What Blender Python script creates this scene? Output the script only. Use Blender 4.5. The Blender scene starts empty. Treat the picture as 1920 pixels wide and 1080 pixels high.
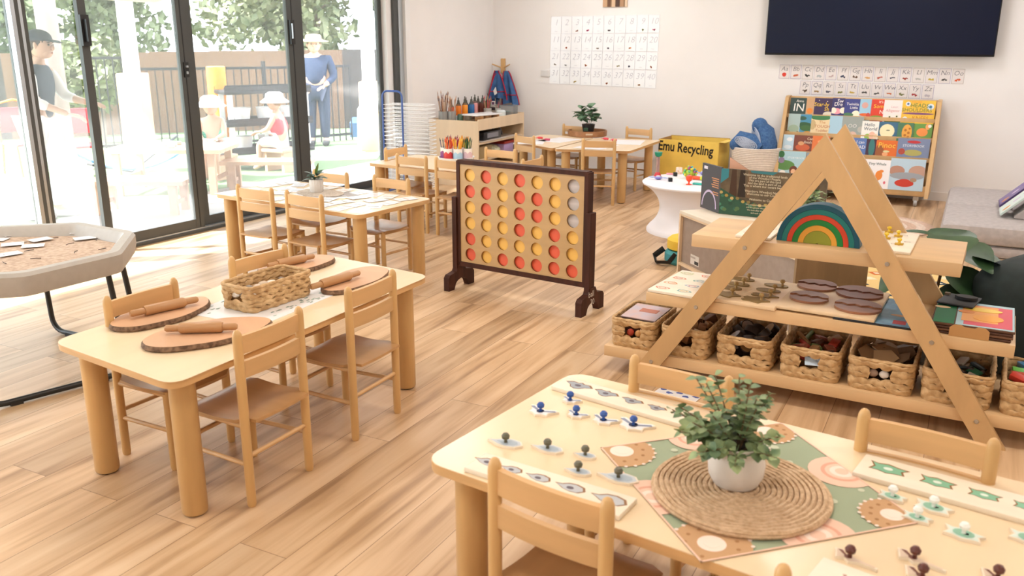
import bpy, bmesh, math, random
from mathutils import Vector, Matrix
random.seed(7)
S = bpy.context.scene
C = S.collection
PI = math.pi
def R(d): return math.radians(d)

# ---------------------------------------------------------------- camera
cam = bpy.data.objects.new('camera', bpy.data.cameras.new('camera')); C.objects.link(cam); S.camera = cam
cam.data.sensor_width = 36.0
cam.data.lens = 36.0 * 1638.8 / 1920
yaw, pitch, roll = -0.478629, 0.278904, 0.0015395
fwd = Vector((math.sin(yaw)*math.cos(pitch), math.cos(yaw)*math.cos(pitch), -math.sin(pitch)))
rt = Vector((math.cos(yaw), -math.sin(yaw), 0)); up = rt.cross(fwd)
r2 = rt*math.cos(roll) + up*math.sin(roll); u2 = up*math.cos(roll) - rt*math.sin(roll)
m = Matrix((r2, u2, -fwd)).transposed().to_4x4(); m.translation = Vector((0, 0, 1.55)); cam.matrix_world = m
cam.data.dof.use_dof = True; cam.data.dof.focus_distance = 4.6; cam.data.dof.aperture_fstop = 4.5
cam.data.clip_end = 200

# ---------------------------------------------------------------- world, sun, exposure
W = bpy.data.worlds.new('world'); S.world = W; W.use_nodes = True
bg = W.node_tree.nodes['Background']; bg.inputs[0].default_value = (0.86, 0.93, 1.0, 1); bg.inputs[1].default_value = 5.1
sd = bpy.data.lights.new('sun', 'SUN'); sd.energy = 13.5; sd.angle = R(1.2); sd.color = (1, .95, .88)
so = bpy.data.objects.new('sun', sd); C.objects.link(so)
so.rotation_euler = Vector((.62, .52, -.78)).to_track_quat('-Z', 'Y').to_euler()
S.view_settings.view_transform = 'Standard'; S.view_settings.look = 'None'; S.view_settings.gamma = 1
S.view_settings.use_curve_mapping = False
S.view_settings.exposure = 0.33
try:
    S.cycles.max_bounces = 8; S.cycles.transparent_max_bounces = 16; S.cycles.sample_clamp_indirect = 6
    S.cycles.caustics_reflective = False; S.cycles.caustics_refractive = False
except Exception: pass

# ---------------------------------------------------------------- materials
MC = {}
def mat(name, col, rough=.5, var=0, scale=20, metal=0, stretch=None, bump=0, spec=.5, trans=0, col2=None, detail=3, emit=0, lo=.35, hi=.65):
    if name in MC: return MC[name]
    m = bpy.data.materials.new(name); m.use_nodes = True; MC[name] = m
    nt = m.node_tree; b = nt.nodes['Principled BSDF']
    b.inputs['Base Color'].default_value = (*col, 1); b.inputs['Roughness'].default_value = rough
    b.inputs['Metallic'].default_value = metal; b.inputs['Specular IOR Level'].default_value = spec
    b.inputs['Transmission Weight'].default_value = trans
    if emit: b.inputs['Emission Color'].default_value = (*col, 1); b.inputs['Emission Strength'].default_value = emit
    if var or col2 or bump:
        tc = nt.nodes.new('ShaderNodeTexCoord'); mp = nt.nodes.new('ShaderNodeMapping'); nz = nt.nodes.new('ShaderNodeTexNoise')
        nt.links.new(tc.outputs['Object'], mp.inputs[0]); nt.links.new(mp.outputs[0], nz.inputs['Vector'])
        mp.inputs['Scale'].default_value = stretch or (1, 1, 1)
        nz.inputs['Scale'].default_value = scale; nz.inputs['Detail'].default_value = detail
        if var or col2:
            cr = nt.nodes.new('ShaderNodeValToRGB')
            c2 = col2 or tuple(min(1, c*(1+var)) for c in col); c1 = col if col2 else tuple(c*(1-var) for c in col)
            cr.color_ramp.elements[0].color = (*c1, 1); cr.color_ramp.elements[1].color = (*c2, 1)
            cr.color_ramp.elements[0].position = lo; cr.color_ramp.elements[1].position = hi
            nt.links.new(nz.outputs['Fac'], cr.inputs[0]); nt.links.new(cr.outputs[0], b.inputs['Base Color'])
        if bump:
            bp = nt.nodes.new('ShaderNodeBump'); bp.inputs['Strength'].default_value = bump; bp.inputs['Distance'].default_value = .003
            nt.links.new(nz.outputs['Fac'], bp.inputs['Height']); nt.links.new(bp.outputs[0], b.inputs['Normal'])
    return m
def flat(hexs, rough=.55):
    n = 'c' + hexs + ('' if rough == .55 else str(rough))
    def l(v):
        v = int(v, 16)/255; return v/12.92 if v <= .04045 else ((v+.055)/1.055)**2.4
    return mat(n, (l(hexs[0:2]), l(hexs[2:4]), l(hexs[4:6])), rough)
beech = mat('beech_wood', (.63, .39, .165), .38, .10, 14, stretch=(1, 1, .12))
beech_y = mat('beech_rail', (.64, .39, .18), .38, .10, 14, stretch=(.12, 1, 1))
seatm = mat('chair_seat_ply', (.50, .285, .125), .3, .10, 10, stretch=(1, .1, 1))
topm = mat('table_top_laminate', (.82, .65, .44), .26, .03, 9, stretch=(1, .15, 1))
edgem = mat('table_edge_ply', (.66, .40, .18), .4, .07, 30, stretch=(.2, .2, 2))
pine = mat('pine_board', (.68, .46, .25), .42, .12, 7, stretch=(.12, 1, 1.3), detail=5)
pine_leg = mat('pine_leg_board', (.59, .375, .18), .45, .08, 9, stretch=(1, .4, .3), detail=5)
ply = mat('birch_ply', (.76, .58, .38), .45, .07, 9, stretch=(1, .2, 1))
plyw = mat('pale_ply', (.83, .74, .61), .5, .05, 12, stretch=(.2, 1, 1))
white = mat('white_plastic', (.82, .82, .83), .4)
wallm = mat('painted_wall', (.85, .835, .83), .85, .012, 3)
skirt = mat('painted_trim', (.82, .80, .78), .6)
paper = mat('white_paper', (.84, .84, .86), .35)
black = mat('black_plastic', (.015, .016, .018), .4)
alum = mat('dark_bronze_aluminium', (.075, .080, .080), .45, metal=.2)
silver = mat('brushed_aluminium', (.55, .6, .65), .3, metal=.8)
seagr = mat('water_hyacinth_weave', (.44, .265, .115), .7, col2=(.66, .45, .235), scale=38, bump=.6)
jute = mat('jute_weave', (.50, .335, .20), .85, col2=(.68, .49, .32), scale=90, bump=.5)
darkw = mat('dark_stained_wood', (.055, .017, .009), .6, .25, 25, stretch=(1, 1, .15), spec=.25)
leafm = mat('leaf_green', (.05, .13, .045), .5, col2=(.10, .20, .085), scale=30)
leaf2 = mat('eucalyptus_leaf', (.09, .165, .08), .55, col2=(.33, .42, .20), scale=22)
leaf3 = mat('pilea_leaf', (.10, .20, .12), .5, col2=(.19, .31, .19), scale=30)
stemm = mat('stem_brown', (.20, .12, .06), .7)
cer = mat('white_ceramic', (.72, .68, .64), .35)
soil = mat('soil', (.04, .025, .015), .9, .3, 60)
steel = mat('bolt_steel', (.5, .48, .45), .35, metal=.9)
rubber = mat('rubber_foot', (.02, .02, .02), .7)
mat('skin', (.62, .38, .28), .5)
grayup = mat('grey_upholstery', (.44, .40, .39), .85, .08, 25, bump=.4)

# ---------------------------------------------------------------- mesh helper
_tc = {}
def text_geo(s, shear=0.0, offset=0.0):
    k = (s, shear, offset)
    if k not in _tc:
        cu = bpy.data.curves.new('txt', 'FONT'); cu.body = s; cu.size = 1; cu.align_x = 'CENTER'; cu.align_y = 'CENTER'
        cu.shear = shear; cu.offset = offset; cu.resolution_u = 2
        o = bpy.data.objects.new('txt', cu); C.objects.link(o)
        dg = bpy.context.evaluated_depsgraph_get(); me = o.evaluated_get(dg).to_mesh()
        _tc[k] = ([v.co.copy() for v in me.vertices], [tuple(p.vertices) for p in me.polygons])
        o.evaluated_get(dg).to_mesh_clear()
        bpy.data.objects.remove(o); bpy.data.curves.remove(cu)
    return _tc[k]
def TR(x, y, z, rz=0, rx=0, ry=0):
    return Matrix.Translation((x, y, z)) @ Matrix.Rotation(rz, 4, 'Z') @ Matrix.Rotation(ry, 4, 'Y') @ Matrix.Rotation(rx, 4, 'X')
class MB:
    def __init__(s): s.v = []; s.f = []; s.mi = []; s.sm = []; s.mats = []; s.T = Matrix.Identity(4)
    def add(s, vs, fs, m, smooth=False):
        if m not in s.mats: s.mats.append(m)
        k = s.mats.index(m); n = len(s.v)
        s.v += [s.T @ Vector(v) for v in vs]
        for f in fs: s.f.append(tuple(i+n for i in f)); s.mi.append(k); s.sm.append(smooth)
        return s
    def box(s, c, d, m, rz=0, b=0):
        x, y, z = d[0]/2, d[1]/2, d[2]/2
        if b: return s.rbox(c, d, m, b, rz)
        vs = [(i*x, j*y, k*z) for i in (-1, 1) for j in (-1, 1) for k in (-1, 1)]
        M = Matrix.Translation(c) @ Matrix.Rotation(rz, 4, 'Z')
        return s.add([M @ Vector(v) for v in vs], [(0, 1, 3, 2), (4, 6, 7, 5), (0, 4, 5, 1), (2, 3, 7, 6), (0, 2, 6, 4), (1, 5, 7, 3)], m)
    def bx(s, x0, x1, y0, y1, z0, z1, m, b=0): return s.box(((x0+x1)/2, (y0+y1)/2, (z0+z1)/2), (abs(x1-x0), abs(y1-y0), abs(z1-z0)), m, 0, b)
    def rbox(s, c, d, m, b, rz=0, seg=2):
        bm = bmesh.new(); bmesh.ops.create_cube(bm, size=1)
        for v in bm.verts: v.co = Vector((v.co.x*d[0], v.co.y*d[1], v.co.z*d[2]))
        bmesh.ops.bevel(bm, geom=bm.edges[:], offset=min(b, min(d)*.49), segments=seg, affect='EDGES', profile=.5)
        M = Matrix.Translation(c) @ Matrix.Rotation(rz, 4, 'Z'); bm.verts.index_update()
        vs = [M @ v.co for v in bm.verts]; fs = [tuple(v.index for v in f.verts) for f in bm.faces]; bm.free()
        return s.add(vs, fs, m, True)
    def prism(s, pts, z0, z1, m, m2=None):
        n = len(pts); a = sum(pts[i][0]*pts[(i+1) % n][1]-pts[(i+1) % n][0]*pts[i][1] for i in range(n))
        if a < 0: pts = pts[::-1]
        vs = [(x, y, z0) for x, y in pts] + [(x, y, z1) for x, y in pts]
        s.add(vs, [tuple(range(n-1, -1, -1))], m); s.add(vs, [tuple(range(n, 2*n))], m)
        return s.add(vs, [(i, (i+1) % n, n+(i+1) % n, n+i) for i in range(n)], m2 or m)
    def poly(s, pts, m):
        return s.add(pts, [tuple(range(len(pts)))], m)
    def lathe(s, prof, m, c=(0, 0, 0), n=20, axis=None, sx=1, sy=1):
        M = Matrix.Translation(c)
        if axis is not None: M = M @ Vector(axis).to_track_quat('Z', 'Y').to_matrix().to_4x4()
        vs = []; fs = []
        for r, z in prof:
            for i in range(n): a = 2*PI*i/n; vs.append(M @ Vector((r*math.cos(a)*sx, r*math.sin(a)*sy, z)))
        for k in range(len(prof)-1):
            for i in range(n): j = (i+1) % n; fs.append((k*n+i, k*n+j, (k+1)*n+j, (k+1)*n+i))
        s.add(vs, fs, m, True)
        if prof[0][0] > 1e-4: s.add(vs, [tuple(range(n-1, -1, -1))], m)
        if prof[-1][0] > 1e-4: s.add(vs, [tuple(range((len(prof)-1)*n, len(prof)*n))], m)
        return s
    def cyl(s, p, q, r, m, r2=None, n=16):
        p = Vector(p); q = Vector(q); L = (q-p).length
        return s.lathe([(r, 0), (r if r2 is None else r2, L)], m, p, n, q-p)
    def ell(s, c, r, m, n=14, k=8):
        if not hasattr(r, '__len__'): r = (r, r, r)
        vs = []; fs = []
        for i in range(k+1):
            a = PI*i/k
            for j in range(n): t = 2*PI*j/n; vs.append((c[0]+r[0]*math.sin(a)*math.cos(t), c[1]+r[1]*math.sin(a)*math.sin(t), c[2]-r[2]*math.cos(a)))
        for i in range(k):
            for j in range(n): jj = (j+1) % n; fs.append((i*n+j, i*n+jj, (i+1)*n+jj, (i+1)*n+j))
        return s.add(vs, fs, m, True)
    def tube(s, pts, r, m, n=8, closed=False, sc=None):
        P = [Vector(p) for p in pts]; N = len(P); vs = []; fs = []; pu = None
        for i in range(N):
            t = (P[(i+1) % N]-P[i-1]) if closed else (P[min(i+1, N-1)]-P[max(i-1, 0)])
            t.normalize()
            u = (Vector((0, 0, 1)) if abs(t.z) < .9 else Vector((0, 1, 0))) if pu is None else pu
            u = (u-t*u.dot(t)).normalized(); w = t.cross(u); pu = u
            ri = r[i] if hasattr(r, '__len__') else r
            for j in range(n):
                a = 2*PI*j/n; k = sc if sc else (1, 1)
                vs.append(P[i]+u*math.cos(a)*ri*k[0]+w*math.sin(a)*ri*k[1])
        M_ = N if closed else N-1
        for i in range(M_):
            i2 = (i+1) % N
            for j in range(n): jj = (j+1) % n; fs.append((i*n+j, i*n+jj, i2*n+jj, i2*n+j))
        s.add(vs, fs, m, True)
        if not closed: s.add(vs, [tuple(range(n-1, -1, -1)), tuple(range((N-1)*n, N*n))], m)
        return s
    def text(s, t, M, size, m, shear=0, offset=0):
        vs, fs = text_geo(t, shear, offset)
        return s.add([M @ (Vector(v)*size) for v in vs], fs, m)
    def build(s, name, parent=None):
        me = bpy.data.meshes.new(name); me.from_pydata([tuple(v) for v in s.v], [], s.f)
        for m in s.mats: me.materials.append(m)
        me.polygons.foreach_set('material_index', s.mi); me.polygons.foreach_set('use_smooth', s.sm); me.update(); me.set_sharp_from_angle(angle=R(38))
        o = bpy.data.objects.new(name, me); C.objects.link(o)
        if parent: o.parent = parent
        return o
def tag(o, label, cat, group=None, kind=None):
    o['label'] = label; o['category'] = cat
    if group: o['group'] = group
    if kind: o['kind'] = kind
    return o
def thing(name, label, cat, loc=(0, 0, 0), rz=0, group=None):
    o = bpy.data.objects.new(name, None); C.objects.link(o); o.location = loc; o.rotation_euler = (0, 0, rz); o.empty_display_size = .1
    return tag(o, label, cat, group)
def struct(name, mb, kind='structure'):
    o = mb.build(name); o['kind'] = kind; return o
def kids(o): return [x for x in bpy.data.objects if x.parent == o]
_kc = {}
def dup(root, loc, rz, label, group=None):
    r = root.copy(); C.objects.link(r); r.location = loc; r.rotation_euler = (0, 0, rz); r['label'] = label
    if group: r['group'] = group
    if root.name not in _kc: _kc[root.name] = [(c, kids(c)) for c in kids(root)]
    for c, g in _kc[root.name]:
        a = c.copy(); C.objects.link(a); a.parent = r
        for x in g: b = x.copy(); C.objects.link(b); b.parent = a
    return r
def rrect(w, h, r, n=5, cx=0, cy=0, rz=0):
    o = []
    for sx, sy, a0 in ((1, 1, 0), (-1, 1, 90), (-1, -1, 180), (1, -1, 270)):
        for i in range(n+1):
            a = R(a0+90*i/n); x = sx*(w/2-r)+r*math.cos(a); y = sy*(h/2-r)+r*math.sin(a)
            o.append((cx+x*math.cos(rz)-y*math.sin(rz), cy+x*math.sin(rz)+y*math.cos(rz)))
    return o
def rpoly(P, r, n=5):
    o = []; N = len(P)
    for i in range(N):
        p = Vector(P[i]); a = (Vector(P[i-1])-p).normalized(); b = (Vector(P[(i+1) % N])-p).normalized()
        p0 = p+a*r; p1 = p+b*r
        for k in range(n+1): t = k/n; q = p0*(1-t)**2+p*2*t*(1-t)+p1*t*t; o.append((q.x, q.y))
    return o
def circ(r, n=24, cx=0, cy=0, sy=1, wob=0, ph=0):
    return [(cx+r*(1+wob*math.sin(3*a+ph)+wob*.6*math.sin(5*a+2*ph))*math.cos(a), cy+sy*r*(1+wob*math.sin(3*a+ph)+wob*.6*math.sin(5*a+2*ph))*math.sin(a)) for a in (2*PI*i/n for i in range(n))]

# ================================================================ ROOM
# floor material: oak laminate planks running away along y
fm = bpy.data.materials.new('oak_laminate_planks'); fm.use_nodes = True; nt = fm.node_tree; B = nt.nodes['Principled BSDF']
def N(t, **k):
    n = nt.nodes.new(t)
    for a, b in k.items(): setattr(n, a, b)
    return n
tc = N('ShaderNodeTexCoord'); mp = N('ShaderNodeMapping'); mp.inputs['Rotation'].default_value = (0, 0, R(90))
nt.links.new(tc.outputs['Object'], mp.inputs[0])
br = N('ShaderNodeTexBrick'); nt.links.new(mp.outputs[0], br.inputs[0])
br.inputs['Color1'].default_value = (0, 0, 0, 1); br.inputs['Color2'].default_value = (1, 1, 1, 1); br.inputs['Mortar'].default_value = (.5, .5, .5, 1)
br.inputs['Scale'].default_value = 1; br.inputs['Mortar Size'].default_value = .0012; br.inputs['Brick Width'].default_value = 1.3; br.inputs['Row Height'].default_value = .19
br.offset = .37; br.offset_frequency = 2; br.inputs['Bias'].default_value = 0
m2 = N('ShaderNodeMapping'); m2.inputs['Scale'].default_value = (.55, 7, 1); nt.links.new(mp.outputs[0], m2.inputs[0])
mul = N('ShaderNodeMath', operation='MULTIPLY'); mul.inputs[1].default_value = 37; nt.links.new(br.outputs['Color'], mul.inputs[0])
nz = N('ShaderNodeTexNoise', noise_dimensions='4D'); nt.links.new(m2.outputs[0], nz.inputs['Vector']); nt.links.new(mul.outputs[0], nz.inputs['W'])
nz.inputs['Scale'].default_value = 2.2; nz.inputs['Detail'].default_value = 5; nz.inputs['Distortion'].default_value = .6
cr = N('ShaderNodeValToRGB'); nt.links.new(nz.outputs['Fac'], cr.inputs[0])
e = cr.color_ramp.elements; e[0].position = .30; e[0].color = (.36, .21, .105, 1); e[1].position = .72; e[1].color = (.77, .56, .36, 1)
k = e.new(.44); k.color = (.59, .38, .21, 1); k = e.new(.54); k.color = (.69, .47, .28, 1)
mx = N('ShaderNodeMix', data_type='RGBA', blend_type='MULTIPLY'); mx.inputs[0].default_value = .22
nt.links.new(cr.outputs[0], mx.inputs[6]); nt.links.new(br.outputs['Color'], mx.inputs[7])
mx2 = N('ShaderNodeMix', data_type='RGBA', blend_type='MIX'); mx2.inputs[7].default_value = (.22, .12, .06, 1)
nt.links.new(mx.outputs[2], mx2.inputs[6]); nt.links.new(br.outputs['Fac'], mx2.inputs[0]); nt.links.new(mx2.outputs[2], B.inputs['Base Color'])
B.inputs['Roughness'].default_value = .42; B.inputs['Specular IOR Level'].default_value = .55

# left (garden) wall runs at a slight angle: door line coordinates s (along) and d (inwards)
DA = math.atan(.052); D0 = Vector((-5.62, 4.58, 0)); DS = Vector((math.sin(DA), math.cos(DA), 0)); DN = Vector((math.cos(DA), -math.sin(DA), 0))
def DW(s, d=0, z=0): v = D0+DS*s+DN*d; return (v.x, v.y, z)
def dbox(mb, s0, s1, d0, d1, z0, z1, m):
    P = [DW(s, d, z) for z in (z0, z1) for s, d in ((s0, d0), (s0, d1), (s1, d1), (s1, d0))]
    return mb.add(P, [(0, 1, 2, 3), (7, 6, 5, 4), (0, 4, 5, 1), (1, 5, 6, 2), (2, 6, 7, 3), (3, 7, 4, 0)], m)
YB, XR, YN, ZC = 9.57, 3.2, -1.6, 2.85
DL, DRr = -6.1, 3.36
struct('floor', MB().poly([DW(DL, -.04), (XR, YN, 0), (XR, YB, 0), (-5.2, YB, 0), DW(DRr+.4, -.04), DW(DRr, -.04)], fm))
struct('ceiling', MB().bx(-6.3, XR+.2, YN-.2, YB+.2, ZC, ZC+.1, wallm))
struct('wall_back', MB().bx(-5.6, XR+.2, YB, YB+.15, 0, ZC, wallm))
struct('wall_right', MB().bx(XR, XR+.15, YN-.2, YB, 0, ZC, wallm))
struct('wall_near', MB().bx(-6.3, XR+.2, YN-.15, YN, 0, ZC, wallm))
wl = MB()
a = Vector(DW(DRr+.08, .06)); b = Vector((-5.225, YB, 0)); n = Vector((a.y-b.y, b.x-a.x, 0)).normalized()*-.2
n = Vector((-.2, .02, 0))
P = [a, b, b+n, a+n]
wl.add([(*p.xy, z) for z in (0, ZC) for p in P], [(3, 2, 1, 0), (4, 5, 6, 7), (0, 1, 5, 4), (1, 2, 6, 5), (2, 3, 7, 6), (3, 0, 4, 7)], wallm)
dbox(wl, DL-.3, DRr+.1, -.14, .06, 2.42, ZC, wallm); dbox(wl, DL-.3, DL, -.14, .06, 0, ZC, wallm)
struct('wall_left', wl)
struct('baseboard_back', MB().bx(-5.22, XR, YB-.015, YB, 0, .085, skirt))
struct('baseboard_right', MB().bx(XR-.015, XR, YN, YB-.015, 0, .085, skirt))
tr = MB(); dbox(tr, DRr, DRr+.085, -.12, .075, 0, 2.42, white); struct('trim_1', tr)
# glass: washed-out outdoor glare put into the panes as a translucent white veil
def glassmat(name, haze):
    g = bpy.data.materials.new(name); g.use_nodes = True; t = g.node_tree; t.nodes.clear()
    out = t.nodes.new('ShaderNodeOutputMaterial'); tp = t.nodes.new('ShaderNodeBsdfTransparent'); tp.inputs[0].default_value = (.96, .98, .98, 1)
    gl = t.nodes.new('ShaderNodeBsdfGlossy'); gl.inputs['Roughness'].default_value = .02
    df = t.nodes.new('ShaderNodeBsdfTranslucent'); df.inputs[0].default_value = (.95, .95, .97, 1)
    fr = t.nodes.new('ShaderNodeFresnel'); fr.inputs[0].default_value = 1.25
    a = t.nodes.new('ShaderNodeMixShader'); a.inputs[0].default_value = haze; b = t.nodes.new('ShaderNodeMixShader')
    t.links.new(tp.outputs[0], a.inputs[1]); t.links.new(df.outputs[0], a.inputs[2])
    t.links.new(fr.outputs[0], b.inputs[0]); t.links.new(a.outputs[0], b.inputs[1]); t.links.new(gl.outputs[0], b.inputs[2])
    t.links.new(b.outputs[0], out.inputs[0]); return g
gl1 = glassmat('glare_veil_glass', .125); gl2 = glassmat('faint_veil_glass', .09)
# fixed track
tk = MB(); dbox(tk, DL, DRr, -.12, .05, 0, .022, alum); dbox(tk, DL, DRr, -.12, .05, 2.36, 2.42, alum)
for d in (-.10, -.06, -.02, .02): dbox(tk, DL, DRr, d, d+.008, .022, .032, silver)
dbox(tk, 3.135, 3.22, -.10, -.0, .03, 2.36, white); dbox(tk, 3.22, 3.29, -.10, .03, .03, 2.36, alum); dbox(tk, 3.29, DRr, -.12, .04, .03, 2.36, silver)
struct('trim_2', tk)
def panel(i, s0, s1, d, w0, w1, g, rail=.075):
    p = bpy.data.objects.new('door_%d' % i, None); C.objects.link(p); p['kind'] = 'structure'
    f = MB(); dbox(f, s0, s0+w0, d-.02, d+.02, .032, 2.36, alum); dbox(f, s1-w1, s1, d-.02, d+.02, .032, 2.36, alum)
    dbox(f, s0+w0, s1-w1, d-.018, d+.018, .032, .032+rail, alum); dbox(f, s0+w0, s1-w1, d-.018, d+.018, 2.29, 2.36, alum)
    dbox(f, s1-w1*.55, s1-w1*.45, d+.02, d+.022, .04, 2.35, black)
    f.build('door_frame', p)
    q = MB(); q.add([DW(s0+w0, d, .1), DW(s1-w1, d, .1), DW(s1-w1, d, 2.3), DW(s0+w0, d, 2.3)], [(0, 1, 2, 3)], g); q.build('glass_pane', p)
    return p
pA = panel(1, -.318, .592, .0, .062, .085, gl1); pB = panel(2, .60, 1.865, -.04, .083, .125, gl1)
pC = panel(3, 1.872, 3.13, -.08, .105, .06, gl2)
pD = panel(4, -2.6, -.70, -.08, .09, .07, gl1); pE = panel(5, -4.5, -2.6, -.04, .09, .09, gl2)
for pp, s_, z0, z1, kk in ((pA, -.295, 1.49, 1.70, 1), (pC, 1.775, 1.49, 1.70, 0)):
    h = MB()
    if kk:
        dbox(h, s_-.03, s_+.035, .02, .05, z0, z1, black); dbox(h, s_-.012, s_+.012, .05, .085, z0+.03, z1-.03, black)
    else:
        dbox(h, s_-.02, s_+.03, -.02, .006, z0, z1, black); dbox(h, s_-.012, s_-.002, .006, .02, z0+.05, z1-.03, silver)
    h.build('door_handle', pp)
h = MB(); dbox(h, .53, .575, .02, .03, 1.245, 1.36, black); dbox(h, .545, .56, .03, .04, 1.27, 1.29, silver); dbox(h, .545, .56, .03, .045, 1.32, 1.335, silver); h.build('door_latch', pA)
q = MB(); q.add([DW(-.70, -.04, .03), DW(-.318, -.04, .03), DW(-.318, -.04, 2.36), DW(-.70, -.04, 2.36)], [(0, 1, 2, 3)], gl1); struct('window_1', q)
st = MB()   # edges of the stacked sliding panels
for i, (a_, b_, mm) in enumerate(((-.80, -.772, silver), (-.772, -.745, alum), (-.745, -.725, silver), (-.725, -.70, alum))): dbox(st, a_, b_, -.02-.02*(i % 2), .03, .03, 2.36, mm)
struct('trim_3', st)
# ceiling light panels, unseen, added to brighten the room
k = 0
for x in (-3.6, -1.0, 1.6):
    for y in (.2, 3.0, 5.8, 8.3):
        t = thing('added_ceiling_light', 'added unseen square white ceiling light panel for room fill, %s row, %s' % ({-3.6: 'window side', -1.0: 'middle', 1.6: 'inner wall side'}[x], {.2: 'nearest the camera', 3.0: 'second from the camera', 5.8: 'third from the camera', 8.3: 'nearest the back wall'}[y]), 'ceiling light', (x, y, ZC-.03), 0, 'added unseen ceiling light panels')
        f = MB(); f.box((0, 0, .01), (.62, .62, .036), white); f.build('frame', t)
        L = bpy.data.lights.new('added_fill_lamp', 'AREA'); L.shape = 'SQUARE'; L.size = .58; L.energy = 19; L.color = (1, .90, .80) if x > -3 and y < 5 else (1, .96, .94)
        lo = bpy.data.objects.new('lamp', L); C.objects.link(lo); lo.parent = t; lo.location = (0, 0, -.02)
# ================================================================ TABLES
ZT = .522
def table(name, label, loc, rz, poly, legs, group='children\'s tables', th=.026, legr=.043, top=topm):
    t = thing(name, label, 'table', (*loc, 0), rz, group)
    mb = MB(); mb.prism(poly, ZT-th, ZT-.002, edgem)
    inn = [(x*.998, y*.998) for x, y in poly]; mb.prism(inn, ZT-.002, ZT, top); mb.build('tabletop', t)
    for x, y in legs:
        l = MB(); l.lathe([(legr-.004, 0.006), (legr, .012), (legr, ZT-th)], beech, (x, y, 0), 28); l.lathe([(.03, 0), (.03, .008)], rubber, (x, y, 0), 16); l.build('leg', t)
    return t
def rect_legs(w, h, i=.075): return [(sx*(w/2-i), sy*(h/2-i)) for sx in (-1, 1) for sy in (-1, 1)]
TW, TL_ = .73, 1.42
T1 = table('activity_table', 'beech table nearest the tray table, holding rolling pins on wood slices', (0, 0), 0, rpoly([(-2.775, 1.830), (-2.083, 1.741), (-2.075, 3.20), (-2.80, 3.30)], .07), [(-2.685, 1.915), (-2.168, 1.850), (-2.158, 3.105), (-2.71, 3.19)])
T2 = table('activity_table', 'beech table covered in white cards beside the glass doors', (-3.83, 4.59), R(-6.5), rrect(1.36, .70, .055), rect_legs(1.36, .70))
T5 = table('activity_table', 'beech table with coloured pencil pots, behind the giant disc game', (-3.83, 6.33), R(-5.5), rrect(1.36, .68, .055), rect_legs(1.36, .68))
T4 = table('activity_table', 'foreground beech table with round woven mat and knob puzzles', (-.385, 1.955), R(-7.5), rrect(1.40, .745, .06), rect_legs(1.40, .745, .09))
T3 = table('trapezoid_table', 'far beech table under the round wooden tray by the back wall', (0, 0), 0, rpoly([(-3.55, 7.70), (-2.84, 7.88), (-2.87, 8.93), (-3.55, 8.80)], .06), [(-3.46, 7.80), (-2.94, 7.97), (-2.96, 8.80), (-3.45, 8.71)])
T3b = table('trapezoid_table', 'far beech table joined to its left neighbour side beside the paint shelf', (0, 0), 0, rpoly([(-4.20, 8.10), (-3.57, 7.73), (-3.57, 8.80), (-4.22, 8.85)], .06), [(-3.66, 7.90), (-4.10, 8.16), (-4.12, 8.74), (-3.66, 8.70)])
T3b['label'] = 'far beech table nearest the paint shelf, joined to the tray table'

# ================================================================ CHAIRS  (origin between the back posts, facing +y)
def make_chair(label):
    t = thing('child_chair', label, 'chair', group='small beech chairs')
    CW = .148; D = .262
    for sx in (-1, 1):
        l = MB(); l.lathe([(.013, 0), (.016, .01), (.0165, .3), (.0165, .605), (.0150, .622), (.0105, .633), (.004, .638), (0, .6385)], beech, (sx*CW, 0, 0), 18); l.build('rear_post', t)
        l = MB(); l.lathe([(.0125, 0), (.0155, .012), (.016, .305), (.016, .313)], beech, (sx*(CW-.012), D, 0), 16); l.build('leg', t)
    def rail(z, h):
        q = MB(); n = 8; vs = []; fs = []
        for i in range(n+1):
            x = -CW+.008+(2*CW-.016)*i/n; y = -.010*(1-((2*i/n)-1)**2)
            vs += [(x, y-.008, z-h/2), (x, y-.008, z+h/2), (x, y+.008, z+h/2), (x, y+.008, z-h/2)]
        for i in range(n):
            for j in range(4): a = i*4+j; b = i*4+(j+1) % 4; fs.append((a, a+4, b+4, b))
        q.add(vs, fs, beech_y); q.build('back_rail', t)
    rail(.583, .062); rail(.497, .058)
    q = MB(); n = 10; vs = []; fs = []   # curved plywood seat
    prof = [(-.035+.335*i/n) for i in range(n+1)]
    for i, y in enumerate(prof):
        u = i/n; z = .322 - .010*math.sin(u*PI)**2 + (0 if u < .8 else -.018*((u-.8)/.2)**2)
        w = CW-.017 if y < .02 else CW+.012
        if u > .85: w -= .05*((u-.85)/.15)**2
        for x in (-1, -.5, 0, .5, 1): vs.append((x*w, y, z - .004*(1-x*x)))
    K = len(vs); vs += [(x, y, z-.011) for x, y, z in vs]
    for i in range(n):
        for j in range(4):
            a = i*5+j; fs.append((a, a+1, a+6, a+5)); fs.append((K+a, K+a+5, K+a+6, K+a+1))
        fs.append((i*5, i*5+5, K+i*5+5, K+i*5)); fs.append((i*5+4, K+i*5+4, K+i*5+9, i*5+9))
    for j in range(4): fs.append((j, K+j, K+j+1, j+1)); fs.append((n*5+j, n*5+j+1, K+n*5+j+1, K+n*5+j))
    q.add(vs, fs, seatm, True); q.build('seat', t)
    for sx in (-1, 1):
        q = MB(); q.cyl((sx*CW, 0, .155), (sx*(CW-.012), D, .155), .0085, beech_y, n=12); q.build('stretcher', t)
        q = MB(); q.cyl((sx*CW, 0, .297), (sx*(CW-.012), D, .297), .010, beech_y, n=12); q.build('seat_rail', t)
    q = MB(); q.cyl((-CW+.012, D, .205), (CW-.012, D, .205), .0085, beech_y, n=12); q.build('stretcher', t)
    q = MB(); q.cyl((-CW, 0, .185), (CW, 0, .185), .0085, beech_y, n=12); q.build('stretcher', t)
    return t
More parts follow.
